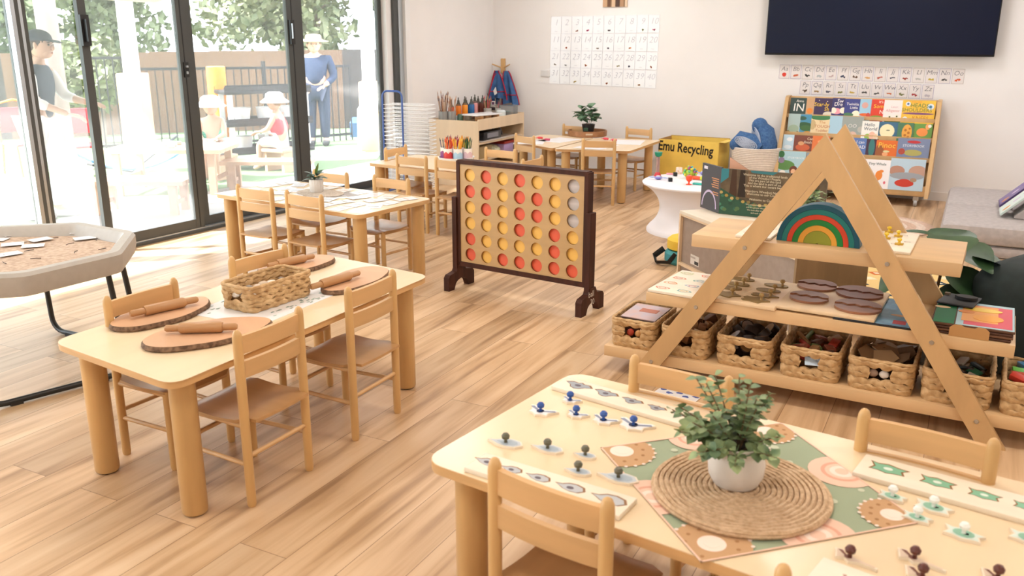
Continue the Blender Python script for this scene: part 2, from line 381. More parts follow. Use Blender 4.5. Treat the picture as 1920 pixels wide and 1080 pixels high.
CHS = [(-2.028, 2.120, 89.5, 'near chair on the open side of the rolling pin table, seen from behind'),
 (-2.030, 2.700, 90.5, 'far chair on the open side of the rolling pin table, beside the disc game'),
 (-2.728, 2.190, -93, 'chair tucked in beside the tray table, nearest the camera'),
 (-2.757, 2.852, -97, 'chair behind the woven basket of stones, facing the rolling pin table'),
 (-4.023, 4.170, -3, 'left chair of two with backs to us at the card table'),
 (-3.585, 4.130, -6, 'right chair of two with backs to us at the card table'),
 (-4.010, 4.915, 178, 'chair beyond the white potted plant, by the glass door'),
 (-3.483, 4.910, 175, 'chair facing us at the right of the card table, seat catching window light'),
 (-4.455, 6.367, -91, 'chair at the window end of the pencil pot table, before the drying rack'),
 (-4.008, 5.945, -5, 'left near-side chair at the pencil pot table, in front of the drying rack'),
 (-3.610, 5.910, -6, 'near-side chair at the pencil pot table, half behind the disc game'),
 (-3.582, 6.678, 175, 'chair between the pencil pots table and the paint shelf'),
 (-3.076, 6.280, 86, 'chair at the right end of the pencil pot table, peeping over the disc game'),
 (-3.891, 7.767, -27, 'chair turned away at the near left of the far joined tables'),
 (-3.103, 7.758, 19, 'chair turned away at the middle front of the far tray table'),
 (-3.860, 8.960, 178, 'chair against the back wall behind the round wooden tray'),
 (-3.141, 8.985, 168, 'chair against the back wall at the right of the far table'),
 (-.714, 1.550, -9.4, 'foreground chair in front of the puzzle table, at the bottom of the view'),
 (-.660, 2.335, 172, 'chair behind the leafy pot at the puzzle table'),
 (-.002, 2.232, 172, 'chair at the right of the puzzle table, behind the turtle puzzle board'),
 (-.052, 1.430, -8, 'chair at the bottom edge, only a rounded post tip showing')]
c0 = make_chair(CHS[0][3]); c0.location = (CHS[0][0], CHS[0][1], 0); c0.rotation_euler = (0, 0, R(CHS[0][2]))
for x, y, a, lb in CHS[1:]: dup(c0, (x, y, 0), R(a), lb)

# ================================================================ GIANT DISC GAME
ga = Vector((-2.798, 4.676, 0)); gb = Vector((-1.869, 4.569, 0)); gw = (gb-ga).length; grz = math.atan2(gb.y-ga.y, gb.x-ga.x)
gcen = (ga+gb)/2
G = thing('giant_disc_game', 'giant wooden four in a row game in a dark frame on the floor', 'game', gcen, grz)
gboard = mat('mdf_board', (.52, .33, .15), .42, .05, 12, stretch=(.1, 1, 1.5))
f = MB(); hw = gw/2
f.bx(-hw+.01, hw-.01, -.032, .032, .800, .826, darkw); f.bx(-hw+.01, hw-.01, -.032, .032, .150, .180, darkw)
for s in (-1, 1): f.bx(s*hw-.024, s*hw+.0, -.032, .032, .16, .82, darkw) if s > 0 else f.bx(-hw, -hw+.024, -.032, .032, .16, .82, darkw)
f.build('frame', G)
PX = (gw-.048)/7*.985; PZ = .1003; z_top = .735; hr = .0405
for ysgn in (-1, 1):
    q = MB(); n = 24
    x0, x1, zb, zt = -hw+.024, hw-.024, .18, .80
    cx = [(i-3)*PX*.985 for i in range(7)]; cz = [z_top-j*PZ for j in range(6)]
    xb = [x0]+[(cx[i]+cx[i+1])/2 for i in range(6)]+[x1]; zbd = [zt]+[(cz[j]+cz[j+1])/2 for j in range(5)]+[zb]
    y = ysgn*.026
    for i in range(7):
        for j in range(6):
            vs = []; fs = []
            for k in range(n):
                a = 2*PI*k/n+PI/n; ca, sa = math.cos(a), math.sin(a)
                tx = ((xb[i+1]-cx[i]) if ca > 0 else (cx[i]-xb[i]))/max(abs(ca), 1e-6); tz = ((zbd[j]-cz[j]) if sa > 0 else (cz[j]-zbd[j+1]))/max(abs(sa), 1e-6)
                tt = min(tx, tz); vs += [(cx[i]+hr*ca, y, cz[j]+hr*sa), (cx[i]+tt*ca, y, cz[j]+tt*sa), (cx[i]+hr*ca, y-ysgn*.008, cz[j]+hr*sa)]
            for k in range(n):
                k2 = (k+1) % n; fs.append((3*k, 3*k2, 3*k2+1, 3*k+1) if ysgn < 0 else (3*k, 3*k+1, 3*k2+1, 3*k2)); fs.append((3*k, 3*k+2, 3*k2+2, 3*k2))
            for (sx, sz) in ((xb[i], zbd[j]), (xb[i+1], zbd[j]), (xb[i], zbd[j+1]), (xb[i+1], zbd[j+1])):
                an = math.atan2(sz-cz[j], sx-cx[i]); ks = int(math.floor((an-PI/n)/(2*PI/n))) % n; k2 = (ks+1) % n
                nn = len(vs); vs.append((sx, y, sz)); fs.append((3*ks+1, 3*k2+1, nn))
            q.add(vs, fs, gboard)
    q.build('hole_panel', G)
for s in (-1, 1):
    q = MB(); xo = s*(hw+.013); q.bx(xo-.016, xo+.016, -.045, .020, .10, .585, darkw); q.bx(xo-.016, xo+.016, -.045, .020, .585, .592, darkw)
    q.T = Matrix.Identity(4); q.build('post', G)
    pf = [(-.135, 0), (-.135, .085), (-.115, .105), (-.05, .115), (-.03, .15), (.03, .15), (.05, .115), (.115, .105), (.135, .085), (.135, 0), (.075, 0), (.062, .035), (.03, .058), (0, .064), (-.03, .058), (-.062, .035), (-.075, 0)]
    q = MB(); q.T = TR(xo, 0, 0) @ Matrix(((0, 0, 1, 0), (1, 0, 0, 0), (0, 1, 0, 0), (0, 0, 0, 1)))
    top = [(-.135, 0), (-.135, .085), (-.115, .105), (-.05, .115), (-.03, .15), (.03, .15), (.05, .115), (.115, .105), (.135, .085), (.135, 0), (.075, 0), (.062, .035), (.03, .058), (0, .064)]
    # halves keep the arch concave outline clean
    Lh = [(-.135, 0), (-.135, .085), (-.115, .105), (-.115, .105), (-.075, .112), (-.075, 0)]
    q.prism([(-.135, .0), (-.135, .085), (-.118, .103), (-.085, .108), (-.075, .0)], -.02, .02, darkw); q.prism([(.135, .0), (.135, .085), (.118, .103), (.085, .108), (.075, .0)], -.02, .02, darkw)
    q.prism([(-.085, .108), (-.05, .115), (-.05, .048), (-.062, .035), (-.0755, .004)], -.02, .02, darkw); q.prism([(.085, .108), (.05, .115), (.05, .048), (.062, .035), (.0755, .004)], -.02, .02, darkw)
    q.prism([(-.05, .115), (-.03, .15), (0, .15), (0, .064), (-.03, .058), (-.05, .048)], -.02, .02, darkw); q.prism([(.05, .115), (.03, .15), (0, .15), (0, .064), (.03, .058), (.05, .048)], -.02, .02, darkw)
    q.build('foot', G)
    if s > 0:
        q = MB(); q.text('ball\n  30', TR(xo+.0205, -.02, .09, 0, 0, 0) @ Matrix.Rotation(R(90), 4, 'Z') @ Matrix.Rotation(R(90), 4, 'X'), .05, flat('D8D2C8')); q.build('handwriting', G)
ry = mat('yellow_plastic', (.90, .53, .12), .38); rr = mat('red_plastic', (.80, .125, .06), .38); rg = mat('pale_grey_disc', (.55, .50, .49), .5, .12, 20, stretch=(.3, 1, 2))
grid = ['YRYRYYW', 'RRYRRYW', 'YRYRRYW', 'YYYRYRY', 'RYYYYRY', 'RYRRRRR']
MR = Matrix.Translation(gcen) @ Matrix.Rotation(grz, 4, 'Z')
ordn = ['top', 'second', 'third', 'fourth', 'fifth', 'bottom']; cold = ['leftmost', 'second', 'third', 'middle', 'fifth', 'sixth', 'rightmost']
for j, row in enumerate(grid):
    for i, ch in enumerate(row):
        q = MB(); mm = {'Y': ry, 'R': rr, 'W': rg}[ch]; q.lathe([(.041, -.010), (.0435, -.008), (.0435, .008), (.041, .010)], mm, (0, 0, 0), 28, (0, 1, 0))
        o = q.build('game_disc'); p = MR @ Vector(((i-3)*PX*.985, 0, z_top-j*PZ)); o.location = p; o.rotation_euler = (0, 0, grz)
        tag(o, '%s game disc in the %s column, %s row of the big wooden game' % ({'Y': 'yellow', 'R': 'red', 'W': 'pale grey'}[ch], cold[i], ordn[j]), 'game disc', 'discs in the giant game')

# ================================================================ A-FRAME SHELF
YF = 3.695; AD = .43; AR = R(-1.7)
A = thing('a_frame_shelf', 'pine A-frame display shelf with three boards behind the puzzle table', 'shelf', (-.508, YF, 0), AR)
def AP(x, y, z=0): v = Matrix.Rotation(AR, 4, 'Z') @ Vector((x+.508, y-3.70, z)); return (v.x-.508, v.y+YF, z)
def leg(name, sx, y0, th=.026):
    za = 1.186; xf = .79; w = .083
    ux, uz = sx*xf, -za; L = math.hypot(ux, uz); ux /= L; uz /= L
    nx, nz = (-sx*abs(uz), -abs(ux))   # inward normal
    q = MB(); wf = w/abs(uz)
    if sx > 0: P = [(0, za), (xf, 0), (xf-wf, 0), (-.049, za-.075-.0), (-.049, za-.073)]
    P2 = [(0, za), (sx*xf, 0), (sx*(xf-wf), 0), (0, za-wf*za/xf)]
    if sx > 0: P2 = [(0, za), (xf, 0), (xf-wf, 0), (-wf/2, za-wf*za/xf*.5), ]
    else: P2 = [(-wf/2, za-wf*za/xf*.5), (-xf, 0), (-xf+wf, 0), (0, za-wf*za/xf)]
    if sx > 0: P2 = [(0, za), (xf, 0), (xf-wf, 0), (0, za-wf*za/xf), (-wf/2, za-wf*za/xf*.5)]
    q.T = TR(0, y0, 0) @ Matrix(((1, 0, 0, 0), (0, 0, 1, 0), (0, 1, 0, 0), (0, 0, 0, 1)))
    q.prism(P2, -th, 0, pine_leg)
    return q.build(name, A)
for sx in (-1, 1): leg('front_leg', sx, 0); leg('rear_leg', sx, AD+.026)
for nm, x0, x1, z1, th in (('bottom_board', -.925, .935, .131, .052), ('middle_board', -.725, .765, .424, .052), ('top_board', -.525, .545, .719, .056)):
    q = MB(); q.bx(x0, x1, 0, AD, z1-th, z1, pine, .003); q.build(nm, A)
for sx in (-1, 1):
    for z in (.69, .395, .1):
        x = sx*(.79*(1-z/1.186)-.048); q = MB(); q.lathe([(.0, -.003), (.008, -.003), (.0095, 0), (.0095, .004)][::1], steel, (x, -.026, z), 12, (0, 1, 0)); q.build('bolt', A)
AT, AM, AB = .719, .424, .131
def AX(x): return x
# ================================================================ WOVEN BASKETS
def rr_path(w, d, r, n=5, step=.012):
    P = rrect(w, d, r, n); out = []
    for i in range(len(P)):
        a = Vector(P[i]); b = Vector(P[(i+1) % len(P)]); k = max(1, int((b-a).length/step))
        for j in range(k): out.append(a.lerp(b, j/k))
    return out
def weave(mb, w, d, h, r, rows, m, hole=None, flare=.06, th=.009, lump=.050, z0=.0, twist=True):
    """stacked braided rows round a rounded rectangle; hole = (sides, x half width, row range)"""
    for k in range(rows):
        z = z0+h*(k+.5)/rows; s = 1+flare*(k/rows)
        P = rr_path(w*s, d*s, r, 5, .008); N_ = len(P); pts = []; rad = []; Ln = 0
        per = sum((P[(i+1) % N_]-P[i]).length for i in range(N_)); nl = max(6, round(per/lump)); acc = 0
        segs = []; cur = []
        for i in range(N_+1):
            p = P[i % N_]; ph = acc/per*nl*PI+(PI/2 if k % 2 else 0)
            rr_ = th*(.70+.42*abs(math.sin(ph)))*(1+.14*math.sin(i*.37+k*2.1)); zz = z+.0035*math.sin(ph*2)
            inhole = hole and hole[2][0] <= k < hole[2][1] and abs(p.x) < hole[1] and ((p.y < 0 and 'f' in hole[0]) or (p.y > 0 and 'b' in hole[0]))
            if hole and not inhole and 'l' in hole[0] and hole[2][0] <= k < hole[2][1] and abs(p.y) < hole[1] and p.x < 0: inhole = True
            if inhole:
                if len(cur) > 1: segs.append(cur)
                cur = []
            else: cur.append(((p.x, p.y, zz), rr_))
            acc += (P[(i+1) % N_]-P[i % N_]).length
        if len(cur) > 1: segs.append(cur)
        for sg in segs: mb.tube([a for a, b in sg], [b for a, b in sg], m, 7, sc=(h/rows/th*.62, 1.0))
def basket(name, label, loc, rz, w, d, h, rows=5, hole=('f', .034, (2, 4)), group=None, r=.03, flare=.05):
    t = thing(name, label, 'basket', loc, rz, group)
    b = MB(); weave(b, w-.018, d-.018, h-.012, r, rows, seagr, hole, flare); b.build('woven_wall', t)
    b = MB(); b.prism(rrect(w-.012, d-.012, r), .0, .008, seagr); b.build('base', t)
    b = MB(); s = 1+flare; P = rr_path((w-.018)*s, (d-.018)*s, r, 5, .012)
    b.tube([(p.x, p.y, h-.007) for p in P], [.0075+.0012*math.sin(i*1.7) for i in range(len(P))], seagr, 8, True); b.build('rim', t)
    return t
# seven baskets on the bottom board
BX = [-1.300, -1.050, -.775, -.490, -.205, .080, .365]
BW = [.225, .225, .245, .250, .255, .255, .255]
BL = ['leftmost woven basket on the bottom board, a pink picture box resting in it', 'woven basket of small wooden blocks behind the left shelf leg', 'woven basket of dark log slices, third from the left on the bottom board',
      'woven basket of red and green wooden toys in the middle of the bottom board', 'woven basket of brown card pieces with a white stone in its handle hole', 'woven basket partly behind the right shelf leg', 'rightmost woven basket, full of bright coloured blocks']
BD = .325; BYC = 3.70+.018+BD/2
for x, w, l in zip(BX, BW, BL): basket('storage_basket', l, AP(x, BYC, AB), AR, w, BD, .142, group='woven baskets on the bottom board', flare=.04)
def loose(name, label, cat, mb, loc, rz=0, rx=0, ry=0, group=None):
    o = mb.build(name); o.location = loc; o.rotation_euler = (rx, ry, rz); return tag(o, label, cat, group)
def fill(k, fn, nx, ny, nl, z0, dz, jit=.012, tilt=.4):
    """pieces of basket k laid out in nx by ny by nl loose layers"""
    w = BW[k]-.075; d = BD-.085; n = 0
    for l in range(nl):
        for j in range(ny):
            for i in range(nx):
                x = BX[k]+((i+.5)/nx-.5)*w+random.uniform(-jit, jit); y = BYC+((j+.5)/ny-.5)*d+random.uniform(-jit, jit)
                mb, nm, lb, ct, gr = fn(n); n += 1
                lb += ', %s %s of the %s layer' % (['front', 'front middle', 'back middle', 'back'][j if ny > 3 else (0, 1, 3)[j]], ['left', 'centre', 'right'][i], ['lower', 'upper'][l])
                loose(nm, lb, ct, mb, AP(x, y, AB+z0+l*dz+random.uniform(0, .012)), random.uniform(0, 6), random.uniform(-tilt, tilt), random.uniform(-tilt, tilt), gr)
WH = ['at the back left', 'at the back right', 'at the front left', 'at the front right', 'in the middle']
random.seed(3)
q = MB(); q.box((0, 0, -.010), (.165, .20, .022), flat('6B5A55')); q.box((0, 0, .003), (.175, .21, .004), mat('pink_cover', (.62, .42, .40), .35, col2=(.50, .44, .52), scale=14)); q.box((.01, .02, .0055), (.09, .05, .001), flat('B4705A'))
loose('picture_box', 'flat pink picture box lying in the leftmost basket', 'box', q, AP(-1.298, BYC+.01, AB+.130), R(-3), R(2))
q = MB(); q.rbox((0, 0, 0), (.17, .24, .045), flat('4A2A1E'), .006); loose('storage_tin', 'dark box under the picture box in the leftmost basket', 'box', q, AP(-1.30, BYC+.015, AB+.085))
for dx, c, l in ((-.022, 'B5432E', 'red wooden bead showing in the handle hole of the left basket'), (.02, 'D9A56B', 'tan wooden bead showing in the handle hole of the left basket')):
    q = MB(); q.ell((0, 0, 0), .018, flat(c)); loose('wooden_bead', l, 'bead', q, AP(-1.30+dx, 3.755, AB+.066), group='beads in the left basket')
wood_c = [(flat('B98E63'), 'tan'), (flat('8A5E3C'), 'brown'), (flat('D9C3A0'), 'pale'), (flat('6A4630'), 'dark brown')]
def f1(n):
    q = MB(); w = random.uniform(.032, .048); q.rbox((0, 0, 0), (w, w*random.uniform(.7, 1.5), w*.8), wood_c[n % 4][0], .003); return q, 'wooden_block', '%s wooden block in the second basket' % wood_c[n % 4][1], 'block', 'blocks in the second basket'
fill(1, f1, 3, 4, 2, .065, .042)
def f2(n):
    r = random.uniform(.032, .040); q = MB(); q.lathe([(r, -.016), (r, .016)], flat('2B1D18'), n=18); q.lathe([(r*.86, .0162), (r*.86, .017)], flat('A37E55' if n % 3 else 'B4B0B4'), n=18)
    return q, 'log_slice', '%s faced log slice in the third basket' % ('tan' if n % 3 else 'pale grey'), 'log slice', 'log slices in the third basket'
fill(2, f2, 3, 3, 2, .06, .048, tilt=.9)
tc_ = [('B23A28', 'red'), ('6F8C4A', 'green'), ('8E4A34', 'brick red'), ('A9825A', 'tan'), ('5E3A2A', 'brown')]
def f3(n):
    q = MB(); cc, cn = tc_[n % 5]
    if n % 3 == 0: q.cyl((-.045, 0, 0), (.045, 0, 0), .010, flat(cc), n=10)
    else: q.rbox((0, 0, 0), (.065, .038, .02), flat(cc), .004)
    return q, 'wooden_toy_piece', '%s wooden toy piece in the middle basket' % cn, 'toy piece', 'toy pieces in the middle basket'
fill(3, f3, 3, 4, 2, .072, .038)
q = MB(); q.box((0, 0, 0), (.07, .05, .002), flat('BFD3E6')); loose('paper_card', 'pale blue card poking from the middle basket handle hole', 'card', q, AP(-.475, 3.735, AB+.082), R(12), R(25))
def f4(n):
    q = MB(); q.prism(circ(random.uniform(.045, .06), 5, wob=.15, ph=n), -.002, .002, flat(['8A6B4C', 'A58562', '6E543C'][n % 3]))
    return q, 'card_shape', '%s card shape in the fifth basket' % ['brown', 'tan', 'dark brown'][n % 3], 'card', 'card shapes in the fifth basket'
fill(4, f4, 3, 3, 2, .100, .025, tilt=.4)
for dx, c, l in ((.014, 'F2EEEA', 'smooth white stone in a basket handle hole'), (-.03, 'B59C8C', 'pinkish grey stone beside the white one in the basket handle hole')):
    q = MB(); q.ell((0, 0, 0), (.021, .014, .017), flat(c, .3)); loose('smooth_stone', l, 'stone', q, AP(BX[4]+dx, 3.747, AB+.072), group='stones in the handle hole')
def f5(n):
    q = MB(); cc, cn = [('4C3A33', 'dark brown'), ('2F6B4C', 'dark green'), ('C9C2B8', 'pale'), ('2A3438', 'blackish')][n % 4]; q.rbox((0, 0, 0), (.06, .04, .012), flat(cc), .003)
    return q, 'craft_piece', '%s craft piece in the sixth basket' % cn, 'craft piece', 'craft pieces in the sixth basket'
fill(5, f5, 3, 4, 2, .078, .022)
def f6(n):
    cc, cn = [('C43A2C', 'red'), ('2C7FB8', 'blue'), ('5CB83E', 'green'), ('C4553A', 'orange red')][n % 4]; q = MB(); q.rbox((0, 0, 0), (.075, .034, .024), flat(cc, .35), .003)
    return q, 'plastic_block', 'bright %s block in the rightmost basket' % cn, 'block', 'coloured blocks in the rightmost basket'
fill(6, f6, 3, 4, 2, .080, .042, tilt=.3)
# ================================================================ THINGS ON THE A-FRAME SHELF
def apl(name, label, cat, mb, x, y, z, rz=0, group=None, **k): return loose(name, label, cat, mb, AP(x, y, z), AR+rz, group=group, **k)
def ring(mb, r0, r1, y0, y1, m, n=36):
    vs = []; fs = []
    for i in range(n+1):
        a = PI*i/n
        for r, y in ((r0, y0), (r1, y0), (r1, y1), (r0, y1)): vs.append((r*math.cos(a), y, r*math.sin(a)))
    for i in range(n):
        for j in range(4): a = i*4+j; b = i*4+(j+1) % 4; fs.append((a, a+4, b+4, b))
    mb.add(vs, fs, m); mb.add(vs, [(0, 1, 2, 3), (n*4+3, n*4+2, n*4+1, n*4)], m)
rb = [('0A5670', .168, .1475, 'outermost dark blue'), ('137C7C', .1465, .1255, 'teal'), ('D2452B', .1245, .104, 'red'), ('15803A', .103, .080, 'green'), ('E0A23C', .079, .057, 'golden yellow'), ('8E9430', .056, 0.004, 'solid olive innermost')]
for h, r1, r0, nm in rb:
    q = MB(); ring(q, r0, r1, -.036, .036, flat(h, .42)); apl('rainbow_arch', '%s arch of the wooden rainbow on the top board' % nm, 'toy', q, -.513, 3.80, AT+.001, 0, 'arches of the wooden rainbow')
# puzzle board left on middle board
def outline(mb, c, r, m, ph, n=12, z=.0, th=.0015, sy=.6):
    P = circ(r, n, c[0], c[1], sy, .12, ph); Q = circ(r*.78, n, c[0], c[1], sy, .12, ph); vs = [(x, y, z) for x, y in P]+[(x, y, z) for x, y in Q]
    mb.add(vs, [(i, (i+1) % n, n+(i+1) % n, n+i) for i in range(n)], m)
t = thing('picture_puzzle', 'pale wooden puzzle with coloured insect outlines at the left of the middle board', 'puzzle', AP(-1.06, 3.90, AM), AR+R(-4))
q = MB(); q.rbox((0, 0, .008), (.31, .41, .014), plyw, .003)
cc = ['D9826A', '6FA6A8', 'D9826A', 'E09A6B', '8AA7C4', 'CFAE5A', 'D9826A', '7EB0A8', 'D97F86', 'B9C28A', 'D9826A', '8AA7C4']
for i in range(12): outline(q, (-.105+.105*(i % 3), -.15+.10*(i//3)), .034, flat(cc[i]), i*1.3, 14, .0155); outline(q, (-.105+.105*(i % 3), -.15+.10*(i//3)), .018, flat(cc[(i*5) % 12]), i*2.1, 9, .0157)
q.build('board', t)
# leaf puzzle with knobs
t = thing('leaf_puzzle', 'wooden knob puzzle with eight leaf pieces on the middle board', 'puzzle', AP(-.785, 3.915, AM), AR+R(-3))
q = MB(); q.rbox((0, 0, .009), (.30, .44, .018), ply, .004); q.build('board', t)
lf = flat('8C7449'); kb = flat('A98A56')
LK = [(-.09, .145), (-.085, .05), (-.095, -.03), (-.075, -.14), (.075, .12), (.068, .02), (.075, -.07), (.06, -.155)]
for i, (x, y) in enumerate(LK):
    q = MB(); n = 16; P = []
    for k in range(n):
        a = 2*PI*k/n; r = 1+(.22*math.cos(5*a) if i in (3, 6, 7) else 0); P.append((x-.012+.052*r*math.cos(a)*(1 if math.cos(a) > 0 else 1.15), y+.034*r*math.sin(a)*(1.2 if i in (3, 7) else .85)))
    q.prism(P, .0182, .0235, lf); lo_ = q.build('leaf_piece', t)
    q = MB(); q.lathe([(.006, .0235), (.005, .036), (.011, .041), (.012, .048), (.007, .054), (0, .055)], kb, (x+.012, y, 0), 12); q.build('knob', lo_)
# nut puzzle
t = thing('nut_puzzle', 'wooden board puzzle with four dark brown two-part ovals in the middle of the shelf', 'puzzle', AP(-.445, 3.925, AM+.008), AR+R(-1))
q = MB(); q.rbox((0, 0, .009), (.40, .44, .017), ply, .004); q.build('board', t)
nm_ = [mat('walnut_oval', (.19, .065, .032), .3, .15, 30, stretch=(.2, 1, 1)), mat('walnut_oval_light', (.30, .13, .07), .3, .15, 30, stretch=(.2, 1, 1))]
for i, (x, y, s) in enumerate(((-.105, .155, 1), (.085, .125, 1.15), (-.095, -.06, .95), (.115, -.10, 1.1))):
    P = circ(.086*s, 28, x, y, .95); off = .012
    up_ = [p for p in P if p[1] > y-.001]; zig = [(x-.086*s+.172*s*k/7, y+(.012 if k % 2 else -.006)) for k in range(1, 7)]
    Pt = sorted(up_, key=lambda p: -p[0])+zig; Pb = sorted([p for p in P if p[1] < y+.001], key=lambda p: p[0])+zig[::-1]
    q = MB(); q.prism(Pt, .018, .034, nm_[0 if i < 2 else 1]); q.build('oval_piece', t)
    q = MB(); q.prism([(a, b-.004) for a, b in Pb], .018, .028, nm_[1 if i != 1 else 0]); q.build('oval_piece', t)
# flat blue jigsaw under it
t = tag(MB().rbox((0, 0, .0035), (.30, .42, .007), flat('1B1A20'), .002).box((0, 0, .0073), (.285, .405, .0008), mat('ocean_print', (.10, .22, .36), .4, col2=(.16, .36, .52), scale=18)).box((.10, -.15, .0082), (.05, .05, .001), flat('B04048')).prism(circ(.04, 12, .09, .14, .5), .0078, .009, flat('C9A27E')).prism(circ(.035, 10, .09, -.05, .4), .0078, .0088, flat('C9A27E')).build('blue_jigsaw'), 'blue sea picture jigsaw peeping out under the brown oval puzzle', 'jigsaw')
t.location = AP(-.26, 3.91, AM+.0005); t.rotation_euler = (0, 0, AR)
# stack of board puzzles
for i in range(4):
    q = MB(); q.rbox((0, 0, .0), (.29, .36, .010), flat(['4B2D20', '6A4630', '4B2D20', '5A3A28'][i]), .003)
    if i == 3:
        q.box((-.105, 0, .0056), (.075, .35, .0012), flat('1F6B45')); q.box((.04, 0, .0056), (.205, .35, .0012), flat('A9CBD6', .3)); q.box((.05, -.01, .0064), (.17, .30, .0008), flat('D64E63', .3)); q.box((.02, .01, .0070), (.13, .24, .0008), flat('E9A868'))
        q.prism(circ(.055, 20, .05, -.045, .9), .0072, .0086, flat('F0A63A', .3)); q.prism(circ(.07, 20, .03, .07, .4), .0078, .009, flat('F2CE5A', .3)); q.prism(circ(.03, 14, -.03, .02, .7), .0078, .009, flat('E0925A', .3)); q.prism(circ(.03, 14, -.12, .05, .5), .0066, .008, flat('E8C9A2', .3))
    o = apl('board_puzzle', ['bottom brown board puzzle in the stack at the right of the shelf', 'second board puzzle up in the right stack', 'third board puzzle up in the right stack', 'top board puzzle of the stack, green and pink with a yellow picture'][i], 'puzzle', q, .100+.004*(i % 2), 3.90, AM+.006+.0115*i, R(-1.5+i*.6), 'stacked board puzzles')
q = MB(); q.T = TR(0, 0, 0, 0) @ Matrix(((1, 0, 0, 0), (0, 0, 1, 0), (0, 1, 0, 0), (0, 0, 0, 1)))
hole = rrect(.034, .013, .006, 4, 0, .028); outer = [(-.07, 0), (-.07, .035), (-.055, .047), (-.03, .049), (-.018, .042), (.018, .042), (.03, .049), (.055, .047), (.07, .035), (.07, 0)]
q.prism(outer, -.0015, .0015, flat('B98B57')); q.prism(hole, .0016, .0019, flat('2A1A12'))
apl('puzzle_carrier', 'brown cardboard carry handle with an oval slot leaning on the puzzle stack', 'handle', q, .095, 3.708, AM+.001)
q = MB(); q.rbox((0, 0, .004), (.14, .17, .008), flat('15161A'), .003); q.prism(circ(.045, 14, .02, .02, .6), .009, .022, flat('101114')); q.box((-.06, .05, .012), (.02, .02, .01), flat('6B5A44'))
apl('dark_puzzle_piece', 'dark object lying behind the board puzzle stack', 'toy', q, .04, 4.05+.0, AM+.0525, R(-10))
# top board: two little flower knob boards
def flower_board(label, x, y, w, d, fl, rz):
    t = thing('flower_puzzle', label, 'puzzle', AP(x, y, AT), AR+rz, 'flower knob boards on the top board'); q = MB(); q.rbox((0, 0, .006), (w, d, .011), plyw, .002)
    for i in range(5): outline(q, (-w*.3+w*.6*((i*7 % 5)/4), -d*.32+d*.16*i), .014, flat('9C958C'), i, 8, .012, sy=.6)
    q.build('board', t)
    for fx, fy in fl:
        q = MB(); q.prism([((.019 if k % 2 else .012)*math.cos(PI*k/6)+fx, (.019 if k % 2 else .012)*math.sin(PI*k/6)+fy) for k in range(12)], .012, .018, flat('C9A23A')); f_ = q.build('flower_piece', t)
        q = MB(); q.lathe([(.006, .018), (.005, .026), (.010, .031), (.0095, .037), (0, .041)], flat('E8C63A', .35), (fx, fy, 0), 12); q.build('knob', f_)
flower_board('pale board with yellow flower knobs at the right of the top board', -.228, 3.945, .15, .40, [(-.045, .16), (.0, .09), (.02, -.07), (-.04, .02)], R(0))
flower_board('pale board behind the left shelf leg on the top board, mostly hidden', -.775, 3.93, .15, .40, [], R(0))
# card on chair seat
q = MB(); q.box((0, 0, 0), (.20, .10, .002), paper)
for i in range(5): q.prism(circ(.016, 9, -.08+.04*i, (-1)**i*.012, .7, .2, i), .0012, .0018, flat('4A62A8'))
loose('picture_card', 'white card with blue butterflies under the left chair behind the puzzle table', 'card', q, (-1.02, 3.60, .003), R(-8))

# ================================================================ PLANTS
def leaf_geo(mb, base, tip_dir, L, w, m, cup=.15, droop=.3, n=6):
    d = Vector(tip_dir).normalized(); sdir = d.cross(Vector((0, 0, 1)))
    if sdir.length < .1: sdir = Vector((1, 0, 0))
    sdir.normalize(); nrm = sdir.cross(d).normalized(); vs = []; fs = []
    for i in range(n+1):
        u = i/n; wd = w*math.sin(PI*min(.98, max(.03, u**.85)))*.5; c = Vector(base)+d*L*u-Vector((0, 0, 1))*droop*L*u*u
        for k in (-1, 0, 1): vs.append(c+sdir*wd*k+nrm*(cup*wd*abs(k)))
    for i in range(n):
        for j in range(2): a = i*3+j; fs.append((a, a+1, a+4, a+3))
    mb.add(vs, fs, m, True)
def rand_dir(el0, el1):
    a = random.uniform(0, 2*PI); e_ = R(random.uniform(el0, el1)); return Vector((math.cos(a)*math.cos(e_), math.sin(a)*math.cos(e_), math.sin(e_)))
# foreground leafy pot
random.seed(11)
t = thing('potted_plant', 'leafy artificial plant in a round white pot on the woven mat', 'plant', (-.388, 1.893, .5395)); t.scale = (1.3, 1.3, 1.22)
q = MB(); q.lathe([(.030, 0), (.040, .004), (.049, .022), (.051, .045), (.046, .068), (.044, .078), (.047, .088), (.044, .089), (.041, .080), (.041, .070)], cer, n=36); q.build('pot', t)
q = MB(); q.lathe([(.0, .073), (.0405, .072)], soil, n=24); q.build('soil', t)
q = MB(); qs = MB()
for b_ in range(24):
    d = rand_dir(22, 86); L = random.uniform(.085, .150) if d.z < .8 else random.uniform(.11, .165); p0 = Vector((d.x*.015, d.y*.015, .072)); pts = [p0+d*L*u+Vector((0, 0, -.02*u*u)) for u in (0, .33, .66, 1)]
    qs.tube(pts, .0013, stemm, 5)
    for i in range(15):
        u = .22+.78*i/14; p = p0+d*L*u+Vector((0, 0, -.02*u*u)); a = i*2.4+b_
        side = d.cross(Vector((0, 0, 1))).normalized(); w_ = d.cross(side); td = side*math.cos(a)+w_*math.sin(a)+d*.45
        s_ = random.uniform(.016, .026)*(1.1-.3*u); leaf_geo(q, p, td, s_, s_*1.15, leaf2, .2, .15, 5)
qs.build('stem', t); q.build('foliage', t)['kind'] = 'stuff'
